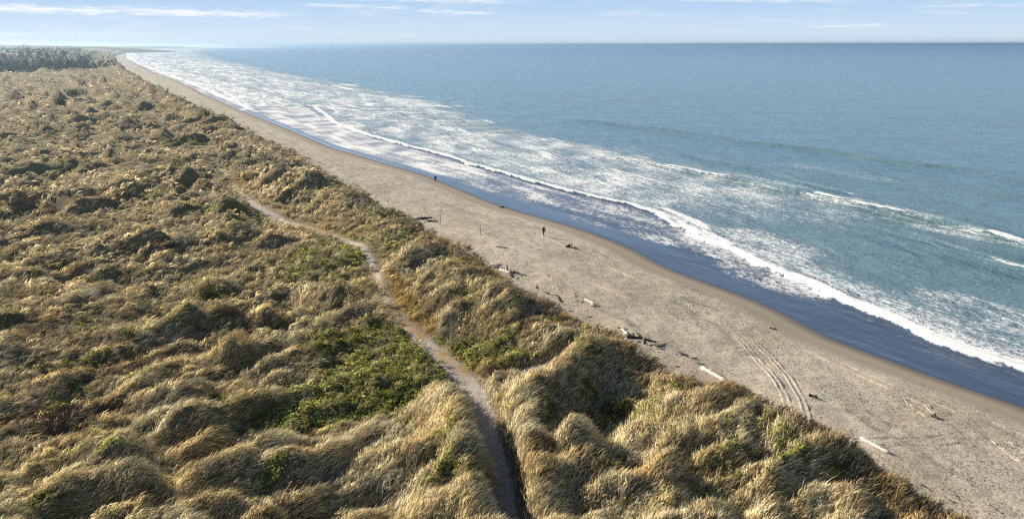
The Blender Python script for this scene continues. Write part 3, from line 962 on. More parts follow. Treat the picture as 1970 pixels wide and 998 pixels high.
    if kind == 'marram':
        gold = np.array([0.66, 0.50, 0.255]); pale = np.array([0.80, 0.68, 0.44]); olive = np.array([0.31, 0.285, 0.130]); rust = np.array([0.40, 0.235, 0.10])
        c = gold + (pale - gold) * k1
        c = c + (olive - c) * (k2 * 0.34)
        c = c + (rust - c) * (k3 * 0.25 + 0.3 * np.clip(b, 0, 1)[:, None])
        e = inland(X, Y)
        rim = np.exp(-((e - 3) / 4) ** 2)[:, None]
        c = c + (np.array([0.30, 0.20, 0.085]) - c) * rim * 0.6  # rusty rim grass, browned further as shade of the seaward face
        c = c + (np.array([0.36, 0.36, 0.14]) - c) * np.clip(g, 0, 1)[:, None] * 0.5
        c = c + (np.array([0.50, 0.31, 0.06]) - c) * np.clip(m * 1.3, 0, 1)[:, None] * 0.65
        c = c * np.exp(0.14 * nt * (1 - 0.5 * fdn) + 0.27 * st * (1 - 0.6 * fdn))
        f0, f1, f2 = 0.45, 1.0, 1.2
    elif kind == 'leaf':
        c0 = np.array([0.27, 0.29, 0.07]); c1 = np.array([0.49, 0.50, 0.15]); c2 = np.array([0.105, 0.115, 0.050])
        c = c0 + (c1 - c0) * k1
        c = c + (c2 - c) * (k2 * 0.25)
        c = c * np.exp(0.2 * nt)
        f0, f1, f2 = 0.85, 1.0, 1.1
    else:
        c0 = np.array([0.135, 0.085, 0.060]); c1 = np.array([0.245, 0.150, 0.090]); c2 = np.array([0.085, 0.068, 0.055])
        c = c0 + (c1 - c0) * k1
        c = c + (c2 - c) * (k2 * 0.6)
        c = c * np.exp(0.2 * nt)
        f0, f1, f2 = 0.7, 1.0, 1.15
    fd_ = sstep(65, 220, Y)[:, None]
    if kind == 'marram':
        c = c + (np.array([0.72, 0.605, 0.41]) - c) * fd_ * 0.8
    cb = np.repeat(c, nb, 0) * np.exp((0.16 - 0.10 * np.repeat(fd_, nb, 0)) * rng.normal(0, 1, (n * nb, 1)))
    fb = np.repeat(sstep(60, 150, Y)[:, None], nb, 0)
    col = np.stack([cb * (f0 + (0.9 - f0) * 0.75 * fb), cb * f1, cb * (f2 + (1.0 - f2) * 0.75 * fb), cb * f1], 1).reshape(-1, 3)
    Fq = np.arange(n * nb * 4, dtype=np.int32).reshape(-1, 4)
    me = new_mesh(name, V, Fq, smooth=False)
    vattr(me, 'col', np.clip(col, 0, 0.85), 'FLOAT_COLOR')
    a_ = me.attributes.new('sward', 'FLOAT_VECTOR', 'POINT')
    a_.data.foreach_set('vector', np.repeat(NS, nb * 4, 0).astype(np.float32).ravel())
    cat = None
    return add(name, me, mat, kind='stuff', label=label)


def plantable(X, Y, edge=0.08):
    pd, _ = path_dist(X, Y, PX, PY, PW)
    fd, _ = path_dist(X, Y, FX, FY, FW)
    e = inland(X, Y) + 1.6 * pn(X / 9, Y / 9, 3) + 0.7 * pn(X / 3.2, Y / 3.2, 4)
    return (np.minimum(pd, fd) > edge + 0.25 * sstep(70, 100, Y)) & (e > -0.2) & ((np.minimum(pd, fd) > 0.35) | (rng.random(len(X)) < 0.6)) & (rng.random(len(X)) < sstep(-0.6, 1.2, e))


X, Y = scatter(128000, 26, 1400)
ok = plantable(X, Y)
g, b, m = veg(X, Y)
pm = np.clip(1.15 - 1.15 * g - 0.75 * b - 0.5 * m, 0.06, 1)
pm = np.where(g > 0.6, 0.10, pm)
ok &= rng.random(len(X)) < pm
build_tufts('marram_grass', 'windswept straw coloured marram grass covering the dunes', M_BLADE, X[ok], Y[ok], 9, 'marram', 1)

X, Y = scatter(66000, 26, 900)
ok = plantable(X, Y, 0.3)
g, b, m = veg(X, Y)
ok &= rng.random(len(X)) < np.clip(g * 1.5 - 0.1, 0.02, 1)
build_tufts('ground_cover', 'low bright green leafy ground cover growing between the marram', M_COVER, X[ok], Y[ok], 20, 'leaf', 2)

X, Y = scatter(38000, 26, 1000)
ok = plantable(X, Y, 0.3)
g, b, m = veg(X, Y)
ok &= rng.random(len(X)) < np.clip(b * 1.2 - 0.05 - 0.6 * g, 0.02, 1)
build_tufts('heath_scrub', 'low brown twiggy scrub between the grass mounds, thickened as shade on the seaward slope', M_SCRUB, X[ok], Y[ok], 16, 'scrub', 3)


# ------------------------------------------------------------------ shrubs that stand out dark
def foliage_mesh(name, n, rx, ry, rz, leaf, cols, seed, lobes=7):
    r_ = np.random.default_rng(seed)
    lc = np.stack([r_.uniform(-0.6, 0.6, lobes) * rx, r_.uniform(-0.6, 0.6, lobes) * ry, r_.uniform(0.35, 0.75, lobes) * rz], 1)
    ls = r_.uniform(0.32, 0.55, lobes)
    k = r_.integers(0, lobes, n)
    d = unit(r_.normal(size=(n, 3)))
    rad = r_.random(n) ** 0.35
    P = lc[k] + d * (ls[k] * rad)[:, None] * np.array([rx, ry, rz])
    P[:, 2] = np.maximum(P[:, 2], 0.05)
    dr = unit(d + 0.8 * r_.normal(size=(n, 3)))
    side = unit(np.cross(dr, r_.normal(size=(n, 3))))
    L = leaf * r_.uniform(0.6, 1.4, n)
    V = kites(None, P, dr, d, L, L * 0.5, np.zeros((n, 3)), side)
    c0, c1 = np.array(cols[0]), np.array(cols[1])
    c = c0 + (c1 - c0) * r_.random((n, 1)) * (0.6 + 0.8 * r_.random(lobes)[k])[:, None]
    me = new_mesh(name, V, np.arange(n * 4, dtype=np.int32).reshape(-1, 4), smooth=False)
    vattr(me, 'col', np.repeat(c, 4, 0), 'FLOAT_COLOR')
    me.materials.append(M_LEAF)
    return me


def tube(bm, pts, rad, sides=7, cap=True):
    """tapered tube through points"""
    rings = []
    pts = [Vector(p) for p in pts]
    for i, p in enumerate(pts):
        d = (pts[min(i + 1, len(pts) - 1)] - pts[max(i - 1, 0)]).normalized()
        u = d.orthogonal().normalized(); v = d.cross(u)
        if i and rings:
            u = (prev_u - d * prev_u.dot(d)).normalized(); v = d.cross(u)
        prev_u = u
        rings.append([bm.verts.new(p + (u * math.cos(2 * math.pi * k / sides) + v * math.sin(2 * math.pi * k / sides)) * rad[i]) for k in range(sides)])
    for a, b in zip(rings, rings[1:]):
        for k in range(sides):
            f = bm.faces.new((a[k], a[(k + 1) % sides], b[(k + 1) % sides], b[k])); f.smooth = True
    if cap:
        bm.faces.new(list(reversed(rings[0]))); bm.faces.new(rings[-1])


def bm_mesh(name, bm, mat):
    me = bpy.data.meshes.new(name)
    bm.to_mesh(me); bm.free()
    me.materials.append(mat)
    return me


def ground(x, y):
    return float(dune_height(np.array([x]), np.array([y]))[0])


def sand(x, y):
    return float(beach_height(np.array([x]), np.array([y]))[0])


SHRUBS = [(398, 566, 1.9, 1.5, 1.7, 0, 'dark green rounded bush on the crest above a shadowed dune hollow'),
          (40, 775, 2.2, 1.6, 1.0, 1, 'blackish brown low bush at the left edge of the photo'),
          (100, 790, 2.6, 1.8, 1.2, 1, 'widest brown bush of the dark scrub patch at lower left'),
          (150, 765, 1.8, 1.3, 0.9, 1, 'small brown bush at the right end of the dark scrub patch'),
          (112, 205, 5.0, 3.5, 3.2, 0, 'small dark bush in the pale far dunes, left one of a pair'),
          (140, 194, 8.0, 4.0, 3.8, 0, 'broad dark bush in the pale far dunes, right one of a pair'),
          (262, 170, 7.0, 4.5, 4.0, 0, 'lone dark bush close to the beach edge of the far dunes'),
          (318, 480, 2.2, 1.7, 1.6, 1, 'tall brown bush between low grass mounds at centre left'),
          (450, 605, 2.0, 1.4, 1.1, 1, 'brown bush just below the dark green rounded bush'),
          (1190, 770, 2.0, 1.6, 1.3, 0, 'dark green bush deep in the shadowed hollow right of the footpath')]
SC = (((0.030, 0.042, 0.014), (0.075, 0.095, 0.030)), ((0.050, 0.036, 0.026), (0.120, 0.085, 0.060)))
for i, (x, y, rx, ry, rz, kc, lab) in enumerate(SHRUBS):
    p = unproj(x, y, 6.0)
    z = ground(p[0], p[1])
    root = add('shrub', None, label=lab, cat='shrub')
    root.location = (p[0], p[1], z - 0.1)
    root.rotation_euler = (0, 0, R(35 + 17 * i))
    big = math.hypot(p[0], p[1])
    me = foliage_mesh('foliage', 1400 if big < 150 else 900, rx, ry, rz, 0.16 if big < 150 else 0.55, SC[kc], 300 + i)
    add('foliage', me, None, root)
    bm = bmesh.new()
    for q in range(6):
        a = q * 1.05 + i
        tube(bm, [(0.1 * math.cos(a), 0.1 * math.sin(a), -0.3), (0.3 * rx * math.cos(a), 0.3 * ry * math.sin(a), 0.35 * rz), (0.6 * rx * math.cos(a), 0.6 * ry * math.sin(a), 0.75 * rz)],
             [0.06, 0.04, 0.015], 5)
    add('stems', bm_mesh('stems', bm, M_DARK), None, root)


# ------------------------------------------------------------------ far wood
def tree_meshes(seed):
    r_ = random.Random(seed)
    h = 9.0
    bm = bmesh.new()
    tube(bm, [(0, 0, -0.5), (0.1, 0.05, h * 0.4), (0.0, 0.15, h * 0.85)], [0.28, 0.2, 0.06], 6)
    for k in range(7):
        a = k * 2.4 + seed; zz = h * (0.35 + 0.07 * k)
        ln = 2.6 - 0.25 * k
        tube(bm, [(0.05, 0.05, zz), (math.cos(a) * ln, math.sin(a) * ln, zz + 0.9)], [0.09, 0.02], 4)
    trunk = bm_mesh('trunk', bm, M_DARK)
    rr = np.random.default_rng(seed)
    n = 420
    zz = rr.random(n) ** 0.85
    prof = 3.3 * (1 - zz) ** 0.6 * (0.55 + 0.45 * np.abs(np.sin(zz * 13 + seed))) + 0.35
    a = rr.random(n) * 2 * np.pi
    rad = prof * np.sqrt(rr.random(n)) * (1 + 0.3 * np.sin(a * 3 + seed))
    P = np.stack([rad * np.cos(a), rad * np.sin(a), 1.8 + zz * (h - 1.2)], 1)
    d = unit(np.stack([np.cos(a), np.sin(a), rr.uniform(-0.3, 0.9, n)], 1) + 0.6 * rr.normal(size=(n, 3)))
    side = unit(np.cross(d, rr.normal(size=(n, 3))))
    L = rr.uniform(0.7, 1.5, n)
    V = kites(None, P, d, d * 0, L, L * 0.55, np.zeros((n, 3)), side)
    c = np.array([0.032, 0.036, 0.020]) + (np.array([0.080, 0.080, 0.042]) - np.array([0.032, 0.036, 0.020])) * rr.random((n, 1))
    me = new_mesh('crown', V, np.arange(n * 4, dtype=np.int32).reshape(-1, 4), smooth=False)
    vattr(me, 'col', np.repeat(c, 4, 0), 'FLOAT_COLOR')
    me.materials.append(M_LEAF)
    return trunk, me, V, np.repeat(c, 4, 0)


TREES = [tree_meshes(s) for s in (401, 402, 403, 404)]


def wood_y(x):                       # near edge of the wood, as seen
    return np.interp(x, [-400, 0, 60, 130, 180, 215, 240], [141, 139, 138, 136, 133, 127, 116])


FRONT = [(4, 0, 1.2), (18, 1, 1.0), (33, 4, 1.0), (52, 2, 1.15), (66, 0, 0.8), (84, 5, 1.1), (99, 1, 0.9), (116, 3, 1.0), (133, 0, 0.75), (150, 2, 0.8), (168, 1, 0.7), (186, 0, 0.6), (203, 1, 0.55),
         (10, 16, 1.5), (44, 18, 1.5), (58, 20, 1.6), (78, 17, 1.4), (94, 14, 1.3), (126, 15, 1.3)]
for i, (x, dy_, s) in enumerate(FRONT):
    p = unproj(x, wood_y(x) - dy_, 6.0)
    t_, c_, _, _ = TREES[i % 4]
    back = dy_ >= 14
    root = add('pine_tree', None, label='taller dark pine rising above the far wood' if back else 'dark pine on the near edge of the far wood',
               cat='tree', group='tall pines inside the far wood' if back else 'pines along the near edge of the far wood')
    root.location = (p[0], p[1], ground(p[0], p[1]) - 0.2)
    root.rotation_euler = (0, 0, i * 1.7)
    root.scale = (s, s, s)
    add('trunk', t_, None, root)
    add('crown', c_, None, root)

# the mass of the wood behind them
n = 5200
ax = rng.uniform(-420, 240, n)
y0_ = np.array([unproj(x, wood_y(x), 6.0)[1] for x in ax])
wyy = y0_ * (2600 / y0_) ** (rng.random(n) ** 1.3)
Pw = np.stack([wyy * (ax - IW / 2) / FPX * math.cos(PITCH), wyy], 1)
ok = (inland(Pw[:, 0], Pw[:, 1]) > 9) & (fbm(Pw[:, 0] / 90, Pw[:, 1] / 90, 130, 2) > -0.5)
Pw = Pw[ok]
n2 = 260
ax2 = rng.uniform(-300, 232, n2)
y2 = np.array([unproj(x, wood_y(x), 6.0)[1] for x in ax2]) * rng.uniform(0.72, 1.0, n2)
P2 = np.stack([y2 * (ax2 - IW / 2) / FPX * math.cos(PITCH), y2], 1)
P2 = P2[(inland(P2[:, 0], P2[:, 1]) > 8) & (fbm(P2[:, 0] / 40, P2[:, 1] / 40, 134, 2) > 0.05)]
n_big = len(Pw)
Pw = np.vstack([Pw, P2])
zs = dune_height(Pw[:, 0], Pw[:, 1])
VV, CC = [], []
for i in range(len(Pw)):
    _, _, v_, c_ = TREES[i % 4]
    sel = (rng.permutation(len(v_) // 4)[:32, None] * 4 + np.arange(4)).ravel()
    a = rng.random() * 6.28; s = rng.uniform(0.40, 0.88) * (0.9 + 0.5 * float(pn(Pw[i:i + 1, 0] / 45, Pw[i:i + 1, 1] / 45, 133)[0])) * (0.6 if inland(Pw[i, 0], Pw[i, 1]) < 40 else 1.0)
    if i >= n_big: s *= 0.36
    v = v_[sel].reshape(-1, 4, 3)
    v = (v - v.mean(1, keepdims=True)) * 2.4 + v.mean(1, keepdims=True)
    v = v.reshape(-1, 3) * s
    ca, sa = math.cos(a), math.sin(a)
    VV.append(np.stack([v[:, 0] * ca - v[:, 1] * sa + Pw[i, 0], v[:, 0] * sa + v[:, 1] * ca + Pw[i, 1], v[:, 2] - 0.8 + zs[i]], 1))
    CC.append(c_[sel] * rng.uniform(0.7, 1.35))
VV = np.concatenate(VV); CC = np.concatenate(CC)
me = new_mesh('far_wood', VV, np.arange(len(VV), dtype=np.int32).reshape(-1, 4), smooth=False)
vattr(me, 'col', CC, 'FLOAT_COLOR')
add('far_wood', me, M_LEAF, kind='stuff', label='dense dark wood of pines far along the coast')


# ------------------------------------------------------------------ land on the horizon
def ridge(name, pts, mat, half, seed, kind='structure'):
    """pts: (x, y, height) along a low rise"""
    P = np.array(pts, float)
    q = np.linspace(0, len(P) - 1, 160)
    X, Y, H_ = (np.interp(q, np.arange(len(P)), P[:, k]) for k in range(3))
    H_ = H_ * (1 + 0.18 * fbm(q / 6, 0 * q + 0.5, seed, 3))
    d = np.gradient(np.stack([X, Y], 1), axis=0); d /= np.linalg.norm(d, axis=1)[:, None]
    tt = np.linspace(-1, 1, 21)
    XX = X[:, None] + d[:, 1][:, None] * half * tt; YY = Y[:, None] - d[:, 0][:, None] * half * tt
    ZZ = H_[:, None] * np.cos(tt * math.pi / 2)[None] ** 0.8 * (1 + 0.15 * fbm(XX / (half * 0.4), YY / (half * 0.4), seed + 3, 3)) - 0.6
    V = np.stack([XX, YY, ZZ], -1).reshape(-1, 3)
    me = new_mesh(name, V, grid_faces(np.ones(XX.shape, bool), *XX.shape))
    return add(name, me, mat, kind=kind)


M_HILL = m_plain('hill_cover', (0.055, 0.062, 0.030), (0.12, 0.11, 0.06), 0.006, 0.95, 0.3, 4.0)
M_SPIT = m_plain('glare_pale_sand_spit', (0.62, 0.58, 0.50), (0.78, 0.75, 0.69), 0.004, 0.9, 0.1, 1.0)  # pale sand, its colour whitened to carry the sun's glare
ridge('distant_hills', [(-14000, 7000, 38), (-8000, 7200, 39), (-6000, 7600, 39), (-5000, 8200, 34), (-4600, 8600, 24), (-4300, 9000, 12)], M_HILL, 1500, 140)
ridge('coastal_rise', [(-4200, 3300, 34), (-3400, 3400, 37), (-2600, 3300, 38), (-2100, 3300, 33), (-1900, 3600, 24), (-1880, 3900, 12)], M_HILL, 200, 150)
ridge('sand_spit', [(-4700, 8300, 5.0), (-4000, 8500, 9), (-3500, 8600, 10), (-3000, 8650, 10), (-2700, 8700, 8), (-2640, 8700, 1)], M_SPIT, 130, 160)


# ------------------------------------------------------------------ tyre tracks pressed into the sand
def sand_at_px(x, y):
    z = 1.8
    for _ in range(4):
        p = unproj(x, y, z)
        z = sand(p[0], p[1])
    return p[0], p[1], z


def track(px, width=0.42, lift=1.0):
    P = np.array([sand_at_px(x, y)[:2] for x, y in px])
    n = len(P) * 14
    q = np.linspace(0, len(P) - 1, n)
    X = np.interp(q, np.arange(len(P)), P[:, 0]); Y = np.interp(q, np.arange(len(P)), P[:, 1])
    k = np.hanning(15); k /= k.sum()
    X = np.convolve(np.pad(X, 7, mode='edge'), k, 'valid'); Y = np.convolve(np.pad(Y, 7, mode='edge'), k, 'valid')
    d = np.gradient(np.stack([X, Y], 1), axis=0); d /= np.linalg.norm(d, axis=1)[:, None]
    prof_t = np.array([-1.0, -0.72, -0.48, -0.26, 0.0, 0.26, 0.48, 0.72, 1.0])
    prof_z = np.array([-0.05, 0.075, 0.10, 0.018, 0.012, 0.018, 0.10, 0.075, -0.05]) * lift
    XX = X[:, None] + d[:, 1][:, None] * width * prof_t; YY = Y[:, None] - d[:, 0][:, None] * width * prof_t
    endf = np.clip(np.minimum(np.arange(n), n - 1 - np.arange(n)) / 12.0, 0, 1)[:, None]
    brk = np.clip(0.65 + 0.7 * pn(q * 2.3, q * 0 + 1.5, 171), 0.15, 1)[:, None]
    Z0 = beach_height(X, Y)[:, None]
    ZZ = np.maximum(beach_height(XX, YY), Z0 - 0.05) + (prof_z[None] * brk + 0.012 * pn(XX / 0.13, YY / 0.13, 170)) * endf - (1 - endf) * 0.06
    V = np.stack([XX, YY, ZZ], -1).reshape(-1, 3)
    me = new_mesh('tyre_track', V, grid_faces(np.ones(XX.shape, bool), n, 9))
    vattr(me, 'off', off_shore(V[:, 0], V[:, 1])); vattr(me, 'foot', np.full(len(V), -12.0))
    add('tyre_track', me, M_SAND, kind='structure')


track([(1395, 632), (1425, 655), (1450, 685), (1482, 718), (1504, 752), (1516, 785), (1521, 815)], 0.46, 0.9)
track([(1420, 638), (1446, 655), (1484, 688), (1520, 730), (1540, 765), (1552, 800), (1556, 828)], 0.46, 0.9)
track([(1738, 758), (1746, 775), (1768, 794), (1800, 812)], 0.22, 1.0)
track([(1776, 772), (1790, 790), (1808, 806)], 0.24, 1.2)
track([(1322, 580), (1330, 592), (1352, 610)], 0.3, 0.8)
track([(1350, 592), (1358, 604), (1380, 618)], 0.3, 0.8)
track([(1590, 846), (1680, 843), (1780, 840), (1850, 835)], 0.16, 0.4)
track([(1625, 860), (1720, 857), (1800, 856), (1900, 850)], 0.16, 0.35)
track([(1900, 838), (1925, 862), (1950, 880), (1985, 905)], 0.26, 0.8)
track([(1935, 845), (1955, 862), (1990, 885)], 0.26, 0.8)


track([(780, 352), (900, 396), (1050, 456), (1200, 526), (1330, 583)], 0.2, 0.5)
track([(700, 338), (800, 372), (900, 412), (1010, 462), (1130, 520)], 0.2, 0.45)
track([(860, 424), (1000, 482), (1130, 541), (1290, 612), (1400, 650)], 0.18, 0.5)
track([(1500, 652), (1640, 717), (1740, 764), (1850, 812)], 0.2, 0.55)
track([(1560, 672), (1700, 733), (1800, 776), (1930, 834)], 0.2, 0.45)

# ------------------------------------------------------------------ driftwood
def log_mesh(name, length, r0, r1, mat, seed, crook=0.0, knots=2):
    r_ = random.Random(seed)
    bm = bmesh.new()
    n = 9
    pts, rad = [], []
    for k in range(n):
        t = k / (n - 1)
        pts.append((length * (t - 0.5), crook * math.sin(t * 3.0) + r_.uniform(-1, 1) * 0.02 * length * 0.1, 0.02 * r_.uniform(-1, 1)))
        rad.append((r0 + (r1 - r0) * t) * r_.uniform(0.88, 1.12))
    tube(bm, pts, rad, 9)
    for k in range(knots):
        t = r_.uniform(0.15, 0.85); i = int(t * (n - 1))
        a = r_.uniform(0.2, math.pi - 0.2)
        p = Vector(pts[i]); d = Vector((r_.uniform(-0.5, 0.5), math.cos(a), math.sin(a)))
        tube(bm, [p, p + d * rad[i] * r_.uniform(1.8, 4.5)], [rad[i] * 0.45, rad[i] * 0.25], 6)
    for v in bm.verts:
        v.co += Vector((r_.uniform(-1, 1), r_.uniform(-1, 1), r_.uniform(-1, 1))) * r0 * 0.07
    return bm_mesh(name, bm, mat)


def lay_log(px0, px1, r0, r1, mat, label, seed, crook=0.0, knots=2, lift=0.6):
    a = Vector(sand_at_px(*px0)); b = Vector(sand_at_px(*px1))
    d = b - a
    me = log_mesh('driftwood_log', d.length, r0, r1, mat, seed, crook, knots)
    o = add('driftwood_log', me, label=label, cat='driftwood')
    o.location = (a + b) / 2 + Vector((0, 0, r0 * lift))
    o.rotation_euler = d.to_track_quat('X', 'Z').to_euler()
    return o


lay_log((1350, 710), (1415, 746), 0.20, 0.17, M_PALE, 'long bleached straight log beside the tyre tracks at the dune foot', 1)
lay_log((1655, 845), (1710, 874), 0.15, 0.13, M_PALE, 'bleached straight log on open sand at lower right', 2, knots=1)
lay_log((1416, 744), (1448, 760), 0.16, 0.09, M_DARK, 'dark broken branch at the end of the long bleached log', 3, 0.1)
lay_log((1195, 636), (1208, 645), 0.20, 0.14, M_PALE, 'short pale log half in the dune edge litter', 4)
lay_log((1205, 650), (1238, 653), 0.18, 0.10, M_DARK, 'dark log below the short pale log at the dune edge', 5, 0.15)
lay_log((1238, 654), (1262, 660), 0.15, 0.08, M_DARK, 'small dark limb right of the dark log at the dune edge', 6, 0.1)
lay_log((1126, 578), (1141, 587), 0.15, 0.13, M_PALE, 'curved pale limb on the sand above the dune edge', 7, 0.18)
lay_log((1141, 586), (1153, 590), 0.16, 0.08, M_GREY, 'grey stub lying against the curved pale limb', 8)
lay_log((962, 520), (982, 527), 0.24, 0.17, M_PALE, 'thick white driftwood trunk at the dune foot below the walker', 9)
lay_log((978, 524), (1012, 531), 0.18, 0.09, M_GREY, 'long grey branch reaching right from the white driftwood trunk', 10, 0.2)
lay_log((790, 423), (832, 419), 0.20, 0.12, M_DARK, 'long dark log lying flat at the upper dune foot', 11)
lay_log((822, 426), (842, 427), 0.16, 0.10, M_DARK, 'short dark branch under the long dark log', 12, 0.2, 3)
lay_log((798, 430), (806, 436), 0.18, 0.14, M_PALE, 'small white stub at the upper dune foot', 13)
lay_log((955, 475), (978, 478), 0.10, 0.07, M_GREY, 'thin grey stick alone on the middle of the beach', 14)
lay_log((1094, 472), (1105, 479), 0.26, 0.17, M_GREY, 'grey drift stump with a black root boss at its head below the walker', 15, 0.1)
lay_log((1480, 632), (1495, 636), 0.10, 0.06, M_DARK, 'dark stick on damp sand near the blue shallows', 16)
lay_log((1555, 762), (1572, 768), 0.15, 0.09, M_DARK, 'dark clotted branch right of the tyre tracks', 17, 0.1, 3)
lay_log((1446, 766), (1458, 776), 0.18, 0.12, M_GREY, 'grey root stub at the grass edge below the dark broken branch', 18, 0.1, 4)
lay_log((582, 303), (598, 305), 0.18, 0.12, M_DARK, 'small dark log on the far upper beach', 19)
lay_log((1792, 802), (1806, 808), 0.16, 0.10, M_DARK, 'dark stub at the end of the short tyre rut', 20)

# small pieces thrown up in drifts against the dune foot
bits = [log_mesh('driftwood_piece', 1.3, 0.07, 0.04, m_, 60 + k, 0.12 * (k % 3), 2) for k, m_ in enumerate((M_GREY, M_DARK, M_PALE, M_GREY, M_DARK))]
r9 = random.Random(99)
spots = [(805, 428, 7, 16, 'beside the long dark log'), (880, 472, 5, 14, 'between the dead branch and the white trunk'), (975, 524, 8, 18, 'around the white driftwood trunk'),
         (1050, 566, 5, 18, 'between the white trunk and the curved pale limb'), (1135, 588, 5, 22, 'around the curved pale limb'), (1225, 648, 9, 30, 'around the dark log and broken post'),
         (1330, 694, 5, 26, 'above the long bleached log'), (1440, 762, 7, 26, 'where the tyre tracks meet the grass'), (700, 366, 6, 16, 'above the long dark log'),
         (620, 318, 5, 12, 'near the small dark far log'), (1600, 838, 4, 26, 'below the tyre tracks')]
for (cx_, cy_, cnt, sp, where_) in spots:
    for q in range(cnt):
        k = r9.uniform(-1, 1)
        x, y, z = sand_at_px(cx_ + k * sp * 1.6 + r9.uniform(-4, 6), cy_ + k * sp * 0.75 + r9.uniform(-5, 3))
        if inland(x, y) > 0.2:
            x += inland(x, y) + r9.uniform(0.2, 1.2)
            z = sand(x, y)
        o = add('driftwood_piece', r9.choice(bits), label='small driftwood stick at the dune foot ' + where_, cat='driftwood', group='driftwood sticks ' + where_)
        f_ = r9.uniform(0.5, 1.5)
        o.scale = (f_, f_ * r9.uniform(0.8, 1.5), f_)
        o.location = (x, y, z + 0.05)
        o.rotation_euler = (r9.uniform(-0.2, 0.2), r9.uniform(-0.18, 0.18), r9.gauss(2.0, 0.8))

# upright things in the sand
def upright(px, height, lean, rad, mat, name, label, cat, forks, seed):
    x, y, z = sand_at_px(*px)
    r_ = random.Random(seed)
    bm = bmesh.new()
    n = 6
    pts = [(lean * (k / (n - 1)) * height + r_.uniform(-1, 1) * 0.02, r_.uniform(-1, 1) * 0.03, -0.3 + (height + 0.3) * k / (n - 1)) for k in range(n)]
    tube(bm, pts, [rad * (1 - 0.6 * k / (n - 1)) for k in range(n)], 7)
    for k in range(forks):
        i = r_.randint(2, n - 2); p = Vector(pts[i]); a = r_.uniform(0, 6.28)
        tube(bm, [p, p + Vector((math.cos(a) * 0.35, math.sin(a) * 0.35, 0.4)) * height * 0.22], [rad * 0.5, rad * 0.15], 5)
    o = add(name, bm_mesh(name, bm, mat), label=label, cat=cat)
    o.location = (x, y, z)


upright((846, 431), 3.1, 0.16, 0.06, M_GREY, 'dead_branch', 'tall thin dead branch standing upright in the upper beach', 'branch', 3, 31)
upright((924, 451), 1.7, 0.03, 0.07, M_GREY, 'beach_post', 'short grey post standing in the sand right of the tall dead branch', 'post', 0, 32)
upright((975, 523), 1.0, 0.05, 0.16, M_DARK, 'tree_stump', 'dark upright stump behind the white driftwood trunk', 'stump', 2, 33)
upright((1013, 511), 0.7, 0.1, 0.07, M_DARK, 'driftwood_stake', 'small dark stake in the sand beside the grey branch', 'stake', 0, 34)
upright((1237, 662), 1.0, 0.02, 0.10, M_PALE, 'broken_post', 'pale broken post standing among orange grass at the dune edge', 'post', 0, 35)


def lump(px, size, mat, name, label, cat, seed):
    x, y, z = sand_at_px(*px)
    bm = bmesh.new()
    bmesh.ops.create_icosphere(bm, subdivisions=3, radius=1.0)
    for v in bm.verts:
        k = 1 + 0.35 * float(pn(np.array([v.co.x * 1.3 + seed]), np.array([v.co.y * 1.3 + v.co.z]))[0])
        v.co = Vector((v.co.x * size[0] * k, v.co.y * size[1] * k, max(v.co.z, -0.3) * size[2] * k))
    for f in bm.faces: f.smooth = True
    o = add(name, bm_mesh(name, bm, mat), label=label, cat=cat)
    o.location = (x, y, z + 0.05)


lump((966, 399), (0.45, 0.3, 0.28), M_DARK, 'seaweed_clump', 'small dark seaweed clump at the edge of the blue shallows', 'seaweed', 3)
lump((1093, 476), (0.38, 0.35, 0.45), M_DARK, 'root_boss', 'black root boss at the head of the grey drift stump on the beach', 'seaweed', 8)  # dark root end of the drift stump as its own object, not seaweed

# scattered litter of sticks and weed
n = 14000
yy = np.exp(rng.uniform(math.log(38), math.log(420), n))
tsel = rng.random(n)
xx0 = xt(yy); xx1 = xw(yy) - 7 / slope_cos(yy)
u = np.where(tsel < 0.75, rng.random(n) ** 2.6, rng.random(n))
lx = xx0 + (xx1 - xx0) * u
keep_ = (pn(lx / 6, yy / 16, 190) > -0.15) | (tsel < 0.35)
lx, yy = lx[keep_], yy[keep_]; n = len(lx)
lz = beach_height(lx, yy)
ln = rng.uniform(0.06, 0.28, n) * np.where((rng.random(n) < 0.05) & (inland(lx, yy) > -6), 3.2, 1) * np.clip(yy / 110, 0.8, 1.25)
rd = ln * rng.uniform(0.05, 0.22, n)
a = rng.normal(2.05, 0.9, n)
d = np.stack([np.cos(a), np.sin(a), rng.normal(0, 0.1, n)], 1); s_ = np.stack([-np.sin(a), np.cos(a), 0 * a], 1)
up = np.array([0, 0, 1.0])
C = np.stack([lx, yy, lz + rd * 0.35], 1)
pts = []
for e_, sg in ((-0.5, 0.6), (0.0, 1.0), (0.5, 0.5)):
    for k in range(3):
        th = 2 * math.pi * k / 3 + 0.5
        pts.append(C + d * (ln * e_)[:, None] + (s_ * math.cos(th) + up * math.sin(th)) * (rd * sg)[:, None])
V = np.stack(pts, 1).reshape(-1, 3)
fq = []
for r0_ in (0, 3):
    for k in range(3):
        fq.append((r0_ + k, r0_ + (k + 1) % 3, r0_ + 3 + (k + 1) % 3, r0_ + 3 + k))
F = (np.arange(n)[:, None, None] * 9 + np.array(fq)[None]).reshape(-1, 4)
me = new_mesh('beach_litter', V, F, smooth=False)
shade = rng.choice(4, n, p=[0.5, 0.25, 0.17, 0.08])
pal = np.array([[0.055, 0.042, 0.032], [0.12, 0.09, 0.065], [0.22, 0.18, 0.14], [0.55, 0.50, 0.43]])
vattr(me, 'col', np.repeat(pal[shade], 9, 0), 'FLOAT_COLOR')
add('beach_litter', me, M_TWIG, kind='stuff', label='scattered sticks and dry weed strewn over the sand')


